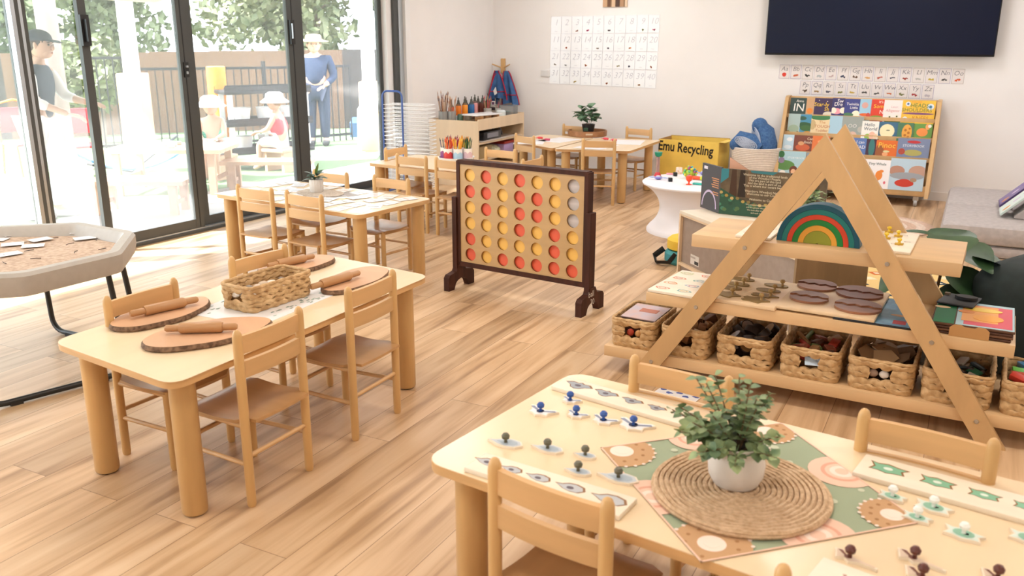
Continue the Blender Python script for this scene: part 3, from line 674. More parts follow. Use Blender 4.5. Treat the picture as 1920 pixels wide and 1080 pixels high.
# eucalyptus behind the rainbow
t = thing('potted_plant', 'leafy plant on the low cabinet, showing above the rainbow', 'plant', (-.74, 5.06, .45)); q = MB(); q.lathe([(.05, 0), (.065, .03), (.065, .11), (.06, .12), (.055, .10)], cer, n=24); q.build('pot', t); q = MB()
for b_ in range(26):
    d = rand_dir(20, 85); L = random.uniform(.14, .22)
    for i in range(9):
        u = .25+.75*i/8; s_ = random.uniform(.03, .045); leaf_geo(q, Vector((0, 0, .1))+d*L*u, rand_dir(-10, 60), s_, s_*.85, leaf2, .2, .2, 4)
q.build('foliage', t)['kind'] = 'stuff'
# broad-leaved plant behind the right of the shelf
t = thing('broad_leaf_plant', 'big dark green broad-leaved plant behind the right end of the shelf', 'plant', (-.06, 4.62, 0)); q = MB(); q.lathe([(.10, 0), (.12, .02), (.14, .20), (.135, .21), (.12, .19)], flat('3A3A38'), n=28); q.build('pot', t)
q = MB(); q.tube([(0, 0, .18), (.01, 0, .35), (.03, .0, .55)], .008, stemm, 6); q.tube([(0, 0, .18), (-.05, 0, .32), (-.14, 0, .42)], .006, stemm, 6); q.build('stem', t)
bigleaf = mat('broad_leaf', (.018, .055, .022), .38, col2=(.05, .11, .045), scale=9)
for (bx_, by, bz, dx, dy, dz, L, w_) in ((.02, .0, .60, .8, -.5, -.25, .26, .27), (.04, -.02, .50, .75, -.45, -.65, .24, .24), (-.02, .05, .62, -.9, .1, .10, .20, .07), (-.12, -.02, .47, -.7, -.35, -.75, .19, .18), (.06, .0, .40, .4, -.5, -.6, .20, .22), (-.10, .05, .42, -.2, -.5, -.6, .16, .15), (.0, .05, .56, .4, .6, .35, .22, .22), (.02, -.02, .64, .2, -.6, -.1, .20, .20), (.10, .02, .55, .9, .1, -.15, .22, .24), (-.04, .0, .52, -.2, -.6, -.3, .17, .17)):
    q = MB(); leaf_geo(q, (bx_, by, bz), (dx, dy, dz), L, w_*1.15, bigleaf, .22, .12, 8); q.build('leaf', t)
# card-table plant
random.seed(5)
t = thing('potted_plant', 'small plant in a ribbed white pot on the card table', 'plant', (-3.94, 4.675, ZT+.006)); q = MB(); n = 48; vs = []; fs = []
for i, (r, z) in enumerate(((.040, 0), (.044, .006), (.0475, .06), (.0475, .088), (.0435, .088), (.0425, .075))):
    for k in range(n): rr_ = r+(.0012 if k % 3 == 0 else -.0006)*(1 if 0 < i < 4 else 0); vs.append((rr_*math.cos(2*PI*k/n), rr_*math.sin(2*PI*k/n), z))
for i in range(5):
    for k in range(n): fs.append((i*n+k, i*n+(k+1) % n, (i+1)*n+(k+1) % n, (i+1)*n+k))
q.add(vs, fs, cer); q.lathe([(0, .078), (.043, .077)], soil); q.build('pot', t)
q = MB()
for i in range(15):
    d = rand_dir(5, 50); leaf_geo(q, (d.x*.02, d.y*.02, .085+random.uniform(0, .035)), d, random.uniform(.055, .08), .045, mat('rubber_leaf', (.05, .10, .06), .35, col2=(.20, .27, .22), scale=12), .25, .25)
leaf_geo(q, (.0, 0, .12), (.35, 0, 1), .085, .035, mat('new_leaf', (.14, .25, .04), .4), .2, 0)
q.build('foliage', t)
# far table plant
t = thing('potted_plant', 'round-leaved plant in a black pot on the round wooden tray', 'plant', (-3.70, 8.93, ZT+.024)); q = MB(); q.lathe([(.050, 0), (.055, .004), (.072, .095), (.073, .102), (.067, .102), (.065, .09)], black, n=24); q.lathe([(0, .092), (.066, .09)], soil); q.box((-.0, -.070, .05), (.055, .003, .035), flat('2A4A34')); q.build('pot', t)
q = MB(); qs = MB(); random.seed(8)
for (dx, dz, k) in ((-.13, .15, 14), (.02, .22, 14), (.10, .12, 13), (-.07, .12, 11), (.06, .19, 12), (-.10, .20, 9)):
    qs.tube([(0, 0, .08), (dx*.5, 0, .08+dz*.55), (dx, 0, .08+dz)], .0022, stemm, 5)
    for i in range(k): p = Vector((dx*.5+dx*.5*i/k, random.uniform(-.05, .05), .06+dz*(.6+.5*i/k))); leaf_geo(q, p, rand_dir(-20, 50), random.uniform(.065, .09), .08, leaf3, .2, .2)
qs.build('stem', t); q.build('foliage', t)
t = thing('round_tray', 'round wooden tray with cut handles on the far table', 'tray', (-3.71, 8.93, ZT)); q = MB(); q.lathe([(.205, 0), (.212, .004), (.215, .062), (.203, .062), (.200, .012), (0, .010)], mat('tray_wood', (.36, .17, .075), .4, .15, 20), n=48); q.build('tray_body', t)
q = MB(); 
for s in (-1, 1):
    a = R(-62 if s > 0 else 118); q.box((.2135*math.cos(a), .2135*math.sin(a), .035), (.006, .075, .018), flat('C9B49A'), a)
q.build('handle_cutout', t)
q = MB(); q.rbox((0, 0, .012), (.09, .06, .02), flat('C9C4A8'), .004); loose('folded_card', 'pale folded card in the round wooden tray', 'card', q, (-3.80, 8.90, ZT+.012), R(20))

# ================================================================ T1: rolling pins, wood slices, basket
bark = mat('tree_bark', (.10, .055, .035), .9, col2=(.26, .16, .10), scale=60, bump=1)
slicem = mat('wood_slice_face', (.66, .39, .23), .42, .10, 6, stretch=(1, .3, 1))
def slab(label, x, y, rx_, ry_, rz, ph):
    t = thing('wood_slice', label, 'wood slice', (x, y, ZT), rz, 'wood slices on the rolling pin table')
    n = 40; P = [(rx_*(1+.03*math.sin(2*a+ph)+.02*math.sin(5*a+ph))*math.cos(a), ry_*(1+.03*math.sin(3*a+ph)+.02*math.sin(7*a))*math.sin(a)) for a in (2*PI*i/n for i in range(n))]
    q = MB(); q.prism([(a*.975, b*.965) for a, b in P], .0, .021, slicem); q.build('cut_face', t)
    q = MB(); vs = []; fs = []
    for z, k in ((.0005, .985), (.006, 1.01), (.014, 1.0), (.0205, .975)):
        for a, b in P: j = random.uniform(-.004, .004); vs.append((a*(k+j), b*(k+j), z))
    for i in range(3):
        for k in range(n): fs.append((i*n+k, i*n+(k+1) % n, (i+1)*n+(k+1) % n, (i+1)*n+k))
    q.add(vs, fs, bark); q.build('bark_edge', t)
slab('thick barked wood slice nearest the tray table, rolling pin on it', -2.655, 2.215, .215, .115, R(88), .4)
slab('wood slice nearest the camera end of the table, rolling pin on it', -2.325, 2.125, .225, .130, R(66), 2)
slab('wood slice behind the woven basket', -2.700, 3.03, .20, .12, R(80), 3)
slab('wood slice at the far right of the table, rolling pin on it', -2.300, 2.950, .225, .108, R(96), 5)
pinm = mat('rolling_pin_wood', (.47, .255, .115), .4, .06, 25, stretch=(.1, 1, 1))
for a, b, l in (((-2.680, 2.090), (-2.605, 2.345), 'rolling pin on the slice nearest the tray table'), ((-2.432, 2.030), (-2.222, 2.165), 'rolling pin on the slice nearest the camera'),
              ((-2.715, 2.905), (-2.672, 3.075), 'rolling pin behind the woven basket'), ((-2.325, 2.685), (-2.290, 2.965), 'rolling pin on the far right slice')):
    a = Vector((*a, 0)); b = Vector((*b, 0)); c = (a+b)/2; L = (b-a).length if 'behind' not in l else .25; d = (b-a).normalized()
    t = thing('rolling_pin', 'small wooden '+l, 'rolling pin', (c.x, c.y, ZT+.0215+.0195), math.atan2(d.y, d.x), 'rolling pins'); h = L/2; k = .3*L
    q = MB(); q.lathe([(.0165, -k), (.0195, -k+.007), (.0195, k-.007), (.0165, k)], pinm, n=20, axis=(1, 0, 0)); q.build('roller', t)
    for s in (-1, 1): q = MB(); q.lathe([(.0125, 0), (.0125, h-k-.006), (.0085, h-k)], pinm, (s*k, 0, 0), 16, (s, 0, 0)); q.build('handle', t)
t1b = basket('stone_basket', 'long woven basket of pale stones in the middle of the rolling pin table', (-2.437, 2.555, ZT+.004), R(86), .335, .185, .105, rows=5, hole=('l', .030, (2, 4)), flare=.04)
pale = [('C9B7A2', 'sandy'), ('E6E0D6', 'white'), ('B5A08C', 'tan'), ('8E857E', 'grey'), ('D8C6B4', 'cream')]
random.seed(21)
for i in range(24):
    u, v = (i % 8-3.5)*.036, (i//8-1)*.045; x = -2.437+math.cos(R(86))*u-math.sin(R(86))*v; y = 2.555+math.sin(R(86))*u+math.cos(R(86))*v; q = MB(); q.ell((0, 0, 0), (random.uniform(.018, .028), random.uniform(.013, .019), .010), flat(pale[i % 5][0], .4), 12, 6)
    loose('flat_stone', '%s flat stone in the long woven basket, %s row, %s' % (pale[i % 5][1], ['open side', 'middle', 'tray side'][i//8], ['nearest the camera', 'second from the near end', 'third from the near end', 'fourth from the near end', 'fourth from the far end', 'third from the far end', 'second from the far end', 'farthest'][i % 8]), 'stone', q, (x, y, ZT+.052+random.uniform(-.004, .014)), random.uniform(0, 3), random.uniform(-.25, .25), random.uniform(-.25, .25), 'stones in the long basket')
q = MB(); q.prism(rrect(.54, .36, .01), 0, .002, paper); 
gp = [flat('7E9A94'), flat('A8BDB6'), flat('8C9A8E')]
for i in range(60):
    x, y = -.25+.50*random.random(), random.choice((-1, 1))*random.uniform(.10, .165)
    q.prism(circ(random.uniform(.006, .013), 6, x, y, .5, .2, i), .0021, .0025, gp[i % 3])
loose('printed_mat', 'white placemat with a green leaf print under the woven basket', 'placemat', q, (-2.43, 2.555, ZT), R(92))

# ================================================================ T4: puzzles, cloth, woven mat
t = tag(MB().lathe([(.0, .0)]+[(.205*k/40, .0095+.0022*math.sin(k*PI)) for k in range(1, 41)]+[(.207, .005), (.205, .0)], jute, n=56).build('round_woven_mat'), 'round woven jute mat under the leafy white pot', 'placemat'); t.location = (-.372, 1.880, ZT+.0045)
# spiral coil relief of the mat
q = MB(); pts = []; N_ = 900
for i in range(N_): a = i*2*PI*15/N_; r = .012+.190*i/N_; pts.append((r*math.cos(a), r*math.sin(a), .0115+.0012*math.sin(i*1.9)))
q.tube(pts, [.0058+.0010*math.sin(i*1.15) for i in range(N_)], jute, 5); o = q.build('coiled_braid', t)
jm = [jute]
cloth = MB(); sg = flat('9BA88E', .85); pk = flat('E8C4B0', .85); tn = flat('C29A72', .85); pw = flat('F0DCD0', .85)
w = .54; hw_ = w/2; n = 14; vs = []; fs = []
for i in range(n+1):
    for j in range(n+1): vs.append((-hw_+w*i/n, -hw_+w*j/n, .0012+.0010*math.sin(i*1.1)*math.sin(j*.9)))
for i in range(n):
    for j in range(n): a = i*(n+1)+j; fs.append((a, a+1, a+n+2, a+n+1))
cloth.add(vs, [f[::-1] for f in fs], sg, True)
def cl_disc(x, y, r, m, z=.0026, sy=1, seg=26):
    P = [(max(-hw_+.002, min(hw_-.002, a)), max(-hw_+.002, min(hw_-.002, b))) for a, b in circ(r, seg, x, y, sy)]; cloth.prism(P, z, z+.0002, m)
for x, y, r, ms in ((-.235, -.225, .085, (tn, pw)), (.215, -.215, .085, (tn, pw)), (-.235, .20, .075, (tn, pw)), (.225, .23, .07, (tn, pw)), (0, -.25, .08, (pk, pw)), (-.25, -.01, .07, (pk, pw)), (.25, .02, .085, (pk, pw)), (.02, .25, .08, (pk, pw)), (-.15, .10, .05, (tn, pw)), (.12, -.13, .03, (pk, pw))):
    cl_disc(x, y, r, ms[0]); cl_disc(x, y, r*.36, ms[1], .0029); cl_disc(x, y, r*.2, ms[0] if ms[0] is pk else pw, .0032)
    if ms[0] is pk: cl_disc(x, y, r*.62, flat('DDA690', .85), .00285); cl_disc(x, y, r*.5, pk, .00288)
    else:
        for k in range(22):
            a = 2*PI*k/22; cl_disc(x+r*1.0*math.cos(a), y+r*1.0*math.sin(a), .0048, pw, .0032, seg=6)
            if k % 2: cl_disc(x+r*.66*math.cos(a), y+r*.66*math.sin(a), .005, flat('A5794F', .85), .003, seg=6)
for k in range(26): cl_disc(random.uniform(-.24, .24), random.uniform(-.24, .24), random.uniform(.006, .012), flat('C3C9B2', .85), .0022, seg=8)
for s in (-1, 1): cloth.box((s*(hw_-.002), 0, .0028), (.004, w, .0016), pk); cloth.box((0, s*(hw_-.002), .0028), (w, .004, .0016), pk)
o = tag(cloth.build('table_cloth'), 'small sage green and pink patterned cloth laid diagonally under the round mat', 'cloth'); o.location = (-.368, 1.940, ZT); o.rotation_euler = (0, 0, R(-46))

def cut_board(name, label, x0, y0, x1, y1, d, cuts, shape, cc, rim):
    """long puzzle board from left end to right end (front edge), with recessed pictures"""
    dx, dy = x1-x0, y1-y0; L = math.hypot(dx, dy); rz = math.atan2(dy, dx); t = thing(name, label, 'puzzle', (x0, y0, ZT), rz); q = MB(); q.rbox((L/2, d/2, .0065), (L, d, .013), plyw, .002)
    q.build('board', t)
    for u, s in cuts:
        q = MB(); P = shape(s); q.prism([(u*L+a*1.0, d*.56+b) for a, b in P], .0131, .0136, rim); q.prism([(u*L+a*.86, d*.56+b*.86-.002) for a, b in P], .0136, .0140, cc)
        q.prism(circ(s*.22, 10, u*L, d*.56-.002, .7), .0140, .0143, flat('5E5560') if cc is not tg else flat('DDEBE2')); q.build('recess', t)
    return t
def birdP(s): return [(-s, .15*s), (-.6*s, .42*s), (-.2*s, .35*s), (0, .5*s), (.25*s, .35*s), (.65*s, .42*s), (s, .1*s), (.55*s, -.12*s), (.3*s, -.45*s), (0, -.55*s), (-.35*s, -.4*s), (-.55*s, -.1*s)]
def turtP(s): return [(-.9*s, .45*s), (-.55*s, .35*s), (-.1*s, .5*s), (.4*s, .35*s), (.9*s, .3*s), (.65*s, 0), (.8*s, -.35*s), (.4*s, -.4*s), (0, -.52*s), (-.45*s, -.38*s), (-.8*s, -.4*s), (-.65*s, 0)]
def fishP(s): return [(-s, .1*s), (-.6*s, .18*s), (-.3*s, .42*s), (.2*s, .5*s), (.7*s, .35*s), (.9*s, 0), (.6*s, -.32*s), (.1*s, -.38*s), (-.4*s, -.25*s), (-.7*s, -.05*s)]
rimm = flat('8A6138'); tg = flat('7FB89A')
cut_board('bird_puzzle', 'long white knob puzzle board with bird shaped recesses at the far left of the table', -1.030, 2.245, -.590, 2.160, .095, [(.14, .050), (.36, .044), (.56, .038), (.74, .033), (.90, .028)], birdP, flat('9AA0AA'), rimm)
cut_board('animal_puzzle', 'long white knob puzzle board at the near left, behind the front chair rail', -1.000, 1.672, -.580, 1.632, .095, [(.08, .042), (.25, .034), (.43, .038), (.64, .044), (.88, .050)], fishP, flat('B7BAC0'), rimm)
cut_board('turtle_puzzle', 'long white knob puzzle board with green turtle recesses at the right', -.150, 2.090, .40, 2.000, .120, [(.12, .052), (.32, .046), (.50, .041), (.66, .036), (.82, .032)], turtP, tg, rimm)
def knob_piece(label, x, y, s, shape, top, deco, knobm, rz, grp, base=plyw, z=ZT, dz=.0):
    s *= 1.28
    t = thing('knob_piece', label, 'puzzle piece', (x, y, z+dz), rz, grp); q = MB(); q.prism(shape(s), 0, .007, base); q.prism([(a*.9, b*.9) for a, b in shape(s)], .0071, .0076, top)
    for m_, P in deco(s): q.prism(P, .0077, .0081, m_)
    q.build('picture_shape', t)
    q = MB(); q.lathe([(.0048, .0075), (.004, .016), (.0100, .020), (.0112, .027), (.007, .033), (0, .0345)], knobm, n=14); q.build('knob', t)
blu = flat('1F4E9E', .3); lb_ = flat('8A93AA'); nav = flat('1B2A55')
def dbird(s): return [(lb_, [(-.9*s, .3*s), (-.75*s, .45*s), (-.15*s, .1*s), (-.2*s, -.05*s)]), (lb_, [(.9*s, .3*s), (.75*s, .45*s), (.15*s, .1*s), (.2*s, -.05*s)]), (nav, circ(.24*s, 10, 0, -.02*s)), (blu, circ(.15*s, 10, 0, .1*s))]
def birdS(s): return [(-s, .5*s), (-.75*s, .62*s), (-.2*s, .35*s), (.2*s, .35*s), (.75*s, .62*s), (s, .5*s), (.6*s, -.05*s), (.65*s, -.35*s), (.3*s, -.4*s), (0, -.6*s), (-.3*s, -.4*s), (-.6*s, -.38*s), (-.62*s, -.05*s)]
NB = [('far left', -.941, 2.185, .026), ('largest left', -.984, 2.074, .037), ('small middle', -.885, 2.100, .028), ('middle right', -.803, 2.101, .033), ('largest right', -.718, 2.109, .043)]
for l, x, y, s in NB: knob_piece('%s bird piece with a bright blue knob on the puzzle table' % l, x, y, s, birdS, paper, dbird, blu, R(-8), 'blue bird pieces')
gk = flat('5E5C4A', .4)
def dfish(s): return [(flat('A9B7C4'), [(a*.6+.1*s, b*.6) for a, b in fishP(s)])]
for l, x, y, s in (('leftmost', -.978, 1.850, .042), ('second', -.866, 1.870, .038), ('smallest upper', -.765, 1.880, .026), ('small lower', -.747, 1.793, .030), ('largest', -.648, 1.808, .044)):
    knob_piece('%s pale grey animal piece with a grey knob on the puzzle table' % l, x, y, s, fishP, flat('C4CBD2'), dfish, gk, R(5), 'grey animal pieces')
wk = flat('EDF3F2', .25)
def dturt(s): return [(flat('8FBFA8'), circ(.48*s, 12, 0, 0, .75)), (flat('BFD9CC'), circ(.15*s, 8, .1*s, 0, .75))]
for l, x, y, s in (('left', -.053, 2.020, .028), ('top middle', .034, 2.010, .036), ('small lower', .004, 1.945, .028), ('large lower', .097, 1.918, .036), ('rightmost', .222, 1.963, .036)):
    knob_piece('%s green turtle piece with a white knob at the right of the table' % l, x, y, s, turtP, flat('D5E2DA'), dturt, wk, R(-12), 'green turtle pieces')
def lizP(s): return [(-s, .35*s), (-.6*s, .5*s), (-.5*s, .15*s), (0, .18*s), (.5*s, .12*s), (1.5*s, .12*s), (1.5*s, 0), (.5*s, -.12*s), (.1*s, -.38*s), (-.2*s, -.2*s), (-.6*s, -.42*s), (-.75*s, -.1*s)]
bk = flat('5A2A22', .35)
def dliz(s): return [(flat('7A4A3C'), [(-.8*s, .3*s), (-.6*s, .38*s), (-.2*s, .1*s), (-.3*s, 0)]), (flat('7A4A3C'), circ(.2*s, 9, -.1*s, 0))]
for l, x, y, s in (('left', -.108, 1.710, .030), ('middle upper', .010, 1.768, .032), ('middle lower', .028, 1.708, .032), ('rightmost', .160, 1.772, .028)):
    knob_piece('%s lizard piece with a dark brown knob at the bottom right of the table' % l, x, y, s, lizP, flat('D8C2AE'), dliz, bk, R(-20), 'brown lizard pieces')
t = thing('lizard_puzzle', 'white puzzle board at the bottom edge of the table, only its top corner showing', 'puzzle', (-.155, 1.585, ZT), R(-12)); q = MB(); q.rbox((.16, .045, .006), (.36, .095, .012), plyw, .002); q.build('board', t)
for u in (.05, .13, .21): q = MB(); q.prism([(u+a, .05+b) for a, b in lizP(.018)], .0121, .0126, flat('B58A78')); q.build('recess', t)
# ================================================================ BACK WALL
t = thing('television', 'large black flat television mounted on the back wall', 'television', (-.94, YB, 1.95)); tvw, tvh = 2.09, 1.19
q = MB(); q.rbox((0, -.085, .04), (tvw, .045, tvh), mat('tv_bezel', (.008, .008, .01), .35, spec=.3), .006); q.box((0, -.035, .04), (.5, .06, .4), black); q.build('housing', t)
q = MB(); q.box((0, -.1085, .045), (tvw-.02, .002, tvh-.03), mat('tv_screen', (.006, .010, .030), .25, spec=.2)); q.build('screen', t)
t.location = (-.94, YB, 1.345+tvh/2)
# numbered laminated cards 1 to 40
lam = mat('laminate_sheet', (.84, .845, .86), .16, spec=.7); ink = flat('C2C2CA'); edg = flat('D2D2DA')
x0, x1 = -4.46, -3.155; z0, z1 = 1.79, 1.02; cw = (x1-x0)/10; chh = (z0-z1)/4
acc = {3: 'B98A7A', 4: 'D04A78', 6: '5A4A4A', 9: '9AA06A', 10: 'D06A8A', 12: 'E07840', 16: '6A5A6A', 18: 'E08030', 24: 'C8702A', 27: 'C8B070', 28: '6A6A7A', 30: 'C86A3A', 33: 'C8B070', 36: 'B8602A', 39: 'D89A5A', 15: '9A8A7A', 21: 'B0A8A0', 22: 'A8A8A8'}
random.seed(2)
Mw = lambda x, y, z, r=0: TR(x, y, z) @ Matrix.Rotation(r, 4, 'Y') @ Matrix.Rotation(R(90), 4, 'X')
for n_ in range(40):
    i, j = n_ % 10, n_//10; q = MB(); q.T = Matrix.Identity(4)
    q.box((0, -.001, 0), (cw*.985, .0016, chh*.985), edg); q.box((0, -.0022, 0), (cw*.955, .001, chh*.965), lam)
    q.text(str(n_+1), Mw(0, -.0032, chh*.14), .095, ink, .25, -.012)
    if n_+1 in acc:
        for k in range(4): q.add([Mw(0, -.0033, 0) @ Vector((a, b, 0)) for a, b in circ(.008, 7, random.uniform(-.012, .012), -chh*.33+random.uniform(-.006, .006))], [tuple(range(7))], flat(acc[n_+1]))
    else: q.box((0, -.0030, -chh*.36), (.035, .0008, .003), ink)
    o = q.build('number_card'); o.location = (x0+cw*(i+.5)-.004*j, YB-.0005, z0-chh*(j+.5)+.010*(i/9-.5)*(1-j)); o.rotation_euler = (R(0), R(random.uniform(-.7, .7)), 0)
    tag(o, 'laminated wall card numbered %d, %s row, %s' % (n_+1, ['top', 'second', 'third', 'bottom'][j], ['leftmost', 'second from the left', 'third from the left', 'fourth from the left', 'left of centre', 'right of centre', 'fourth from the right', 'third from the right', 'second from the right', 'rightmost'][i]), 'number card', 'numbered laminated cards on the back wall')
# alphabet cards
pics = dict(A='D8402E', B='C8603A', C='3A3A38', D='B0B8BA', E='C0A8A8', F='38405A', G='6A5040', H='D8A05A', I='B85A4A', J='4A4A58', K='9A3A28', L='B8B8B4', M='C8B038', N='3A3A38', O='D05A2A', P='5A4A3A', Q='9A7A4A', R='48485A', S='7A7A3A', T='C8A848', U='4A4A48', V='4A484A', W='C8683A', X='7A7A4A', Y='A8383A', Z='C0B8C0')
cream = flat('E6E0DE'); bord = ['B8B0C0', 'A8A0C0', 'B8B0A8']
for n_ in range(26):
    L = chr(65+n_); row = 0 if n_ < 15 else 1; k = n_ if row == 0 else n_-15
    if row == 0: x = -1.840+.0695+(1.718/15)*(k)+.0; z = 1.217-.0; w_, h_ = .105, .140; x = -1.790+k*.1155
    else: x = -1.570+k*.1150; z = 1.062; w_, h_ = .105, .135
    q = MB(); q.box((0, -.001, 0), (w_, .0016, h_), flat(bord[n_ % 3])); q.box((0, -.0022, 0), (w_*.93, .001, h_*.95), cream)
    q.text(L+L.lower(), Mw(0, -.0032, h_*.2), .062, flat('6A6A72'), .2, -.006); m_ = flat(pics[L]); rn = random.Random(n_)
    if L == 'A': q.add([Mw(0, -.0033, 0) @ Vector((a, b, 0)) for a, b in circ(.021, 14, 0, -.03, 1, .06)], [tuple(range(14))], m_)
    else:
        for kk in range(3): q.add([Mw(0, -.0033-.0001*kk, 0) @ Vector((a, b, 0)) for a, b in circ(.011, 7, (kk-1)*.014, -.033+rn.uniform(-.006, .006), rn.uniform(.5, 1.2), .25, rn.uniform(0, 6))], [tuple(range(7))], m_)
    o = q.build('alphabet_card'); o.location = (x, YB-.0005, z-.0012*k); o.rotation_euler = (0, R(rn.uniform(-.8, .8)), 0)
    tag(o, 'small white wall card with the letters %s under the television' % (L+L.lower()), 'alphabet card', 'alphabet cards under the television')
q = MB(); q.box((0, -.006, 0), (.27, .012, .22), flat('8A6A4A'))
for i, (c, w_) in enumerate((('C9A27E', .05), ('6A4A34', .03), ('D8B898', .04), ('4A3226', .045), ('B08A68', .04), ('DCC4A8', .03))): q.box((-.125+.05*i-.0+.0, -.0125, 0), (w_, .002, .22), flat(c))
o = tag(q.build('striped_panel'), 'small brown striped wooden panel high on the back wall', 'wall panel'); o.location = (-3.673, YB, 1.99)
q = MB(); q.rbox((0, -.006, 0), (.118, .012, .075), mat('switch_white', (.8, .8, .8), .3), .003); q.box((.0, -.0125, 0), (.1, .001, .055), flat('DADADA')); o = tag(q.build('power_socket'), 'white wall socket left of the numbered cards', 'socket'); o.location = (-4.525, YB, 1.148)
q = MB()
for s in (-1, 1): q.ell((s*.016, -.004, .012), (.021, .004, .021), flat('C8C0BE'), 12, 6)
q.prism([(0, 0)]*0 or [(-.034, .006), (.034, .006), (0, -.04)], 0, .001, flat('C8C0BE')) if False else None
q.add([(-.035, -.006, .008), (.035, -.006, .008), (0, -.006, -.042)], [(0, 1, 2)], flat('C8C0BE')); q.tube([(0, -.003, .03), (.003, -.003, .10)], .0012, flat('D8D0CC'), 5)
o = tag(q.build('heart_ornament'), 'small pale heart ornament hanging on the left wall', 'ornament'); o.location = (-5.395+.01, 8.56, 1.53); o.rotation_euler = (0, 0, R(81))

# apron rack in the corner
t = thing('apron_hook', 'small wooden hook board with pegs on the back wall corner', 'hook', (-5.085, YB, 1.225)); q = MB(); q.box((0, -.01, 0), (.055, .02, .17), beech); q.build('hook_board', t)
for s in (-1, 1): q = MB(); q.cyl((s*.02, -.02, -.02), (s*.12, -.07, .02), .008, beech, n=8); q.build('peg', t)
blue_c = mat('blue_apron_cloth', (.035, .10, .27), .85, col2=(.06, .16, .36), scale=14); red_t = flat('B0203A', .8)
def apron(label, cx, top, bot, w0, w1, y, seed, skew):
    q = MB(); rnd = random.Random(seed); n, mrow = 22, 12; vs = []; fs = []; rows_ = []
    for j in range(mrow+1):
        v = j/mrow; wv = w0+(w1-w0)*(v**.7); rows_.append([])
        for i in range(n+1):
            u = i/n-.5; x = cx+u*wv+skew*v; z = top+(bot-top)*v-(.05*abs(u) if j == mrow else 0)
            vs.append((x, y-.035*math.sin(u*11+seed)*v-.02*v, z)); rows_[-1].append(vs[-1])
    for j in range(mrow):
        for i in range(n): a = j*(n+1)+i; fs.append((a, a+1, a+n+2, a+n+1))
    q.add(vs, [f[::-1] for f in fs], blue_c, True)
    q.tube([rows_[j][0] for j in range(mrow+1)], .007, red_t, 6); q.tube([rows_[j][n] for j in range(mrow+1)], .007, red_t, 6); q.tube([(a, b-.004, c) for a, b, c in rows_[mrow-3]], .006, red_t, 6)
    if seed == 1: q.add([(cx-.02, y-.075, top-.20), (cx+.0, y-.078, top-.25), (cx+.035, y-.075, top-.225), (cx+.01, y-.07, top-.15)], [(0, 1, 2, 3)], flat('EDE8E4'))
    o = q.build('hanging_apron'); return tag(o, label, 'apron', 'aprons in the corner')
apron('blue apron with red trim hanging behind, at the left of the corner hook', -5.14, 1.17, .78, .05, .20, YB-.07, 3, -.02)
apron('blue apron with red trim hanging at the right of the corner hook', -5.00, 1.17, .80, .06, .22, YB-.09, 5, .06)
apron('front blue apron with red trim and a white tag in the corner', -5.09, 1.14, .86, .05, .24, YB-.14, 1, .02)

# ================================================================ PAINT SHELF (left corner)
sx0, sx1, sy0, sy1 = -5.23, -4.62, 8.12, 9.20
t = thing('paint_shelf', 'birch shelf unit crowded with paint bottles in the left corner', 'shelf', (sx1, sy0, 0)); bir = mat('birch_shelf', (.80, .62, .42), .4, .04, 8, stretch=(1, 1, .2))
def lb(x0, x1, y0, y1, z0, z1, m, nm, b=0): q = MB(); q.bx(x0-sx1, x1-sx1, y0-sy0, y1-sy0, z0, z1, m, b); return q.build(nm, t)
lb(sx0, sx1, sy0, sy0+.02, 0, .70, bir, 'end_panel'); lb(sx0, sx1, sy1-.02, sy1, 0, .72, bir, 'end_panel'); lb(sx0, sx0+.015, sy0+.02, sy1-.02, .03, .70, bir, 'back_panel')
lb(sx0+.015, sx1-.02, sy0+.02, sy1-.02, .66, .68, bir, 'top_board'); lb(sx1-.02, sx1, sy0+.02, sy1-.02, .60, .715, bir, 'front_lip')
for z in (.45, .27, .06): lb(sx0+.015, sx1-.005, sy0+.02, sy1-.02, z, z+.02, bir, 'shelf_board')
zt = .68
def simple(name, label, cat, loc, fn, rz=0, group=None): q = MB(); fn(q); return loose(name, label, cat, q, loc, rz, group=group)
def bottle(c, cn, x, y, k, where):
    t = thing('paint_bottle', '%s paint bottle with a dark pump cap %s' % (cn, where), 'paint bottle', (x, y, zt), 0, 'paint bottles on the paint shelf'); q = MB(); q.lathe([(.030, 0), (.034, .006), (.034, .125*k), (.024, .145*k), (.013, .15*k)], flat(c, .35), n=16); q.build('body', t)
    q = MB(); q.lathe([(.031, .12*k), (.030, .135*k), (.015, .16*k), (.013, .185*k), (.006, .19*k), (.006, .215*k)], flat('4A4A42'), n=14); q.build('cap', t)
bo = [('C84A22', 'red orange', -5.13, 8.42), ('E8801E', 'orange', -5.12, 8.56), ('F0962A', 'light orange', -5.06, 8.60), ('2A6AA8', 'blue', -5.15, 8.78), ('2A6AA8', 'mid blue', -5.09, 8.80), ('E8A0A0', 'pink', -5.12, 8.93), ('7A3A2A', 'brown', -5.15, 9.06), ('6A2E24', 'dark brown', -5.08, 9.04), ('7A6A4A', 'olive', -5.06, 9.13)]
for i, (c, cn, x, y) in enumerate(bo): bottle(c, cn, x, y, 1+.06*(i % 3), 'on the paint shelf')
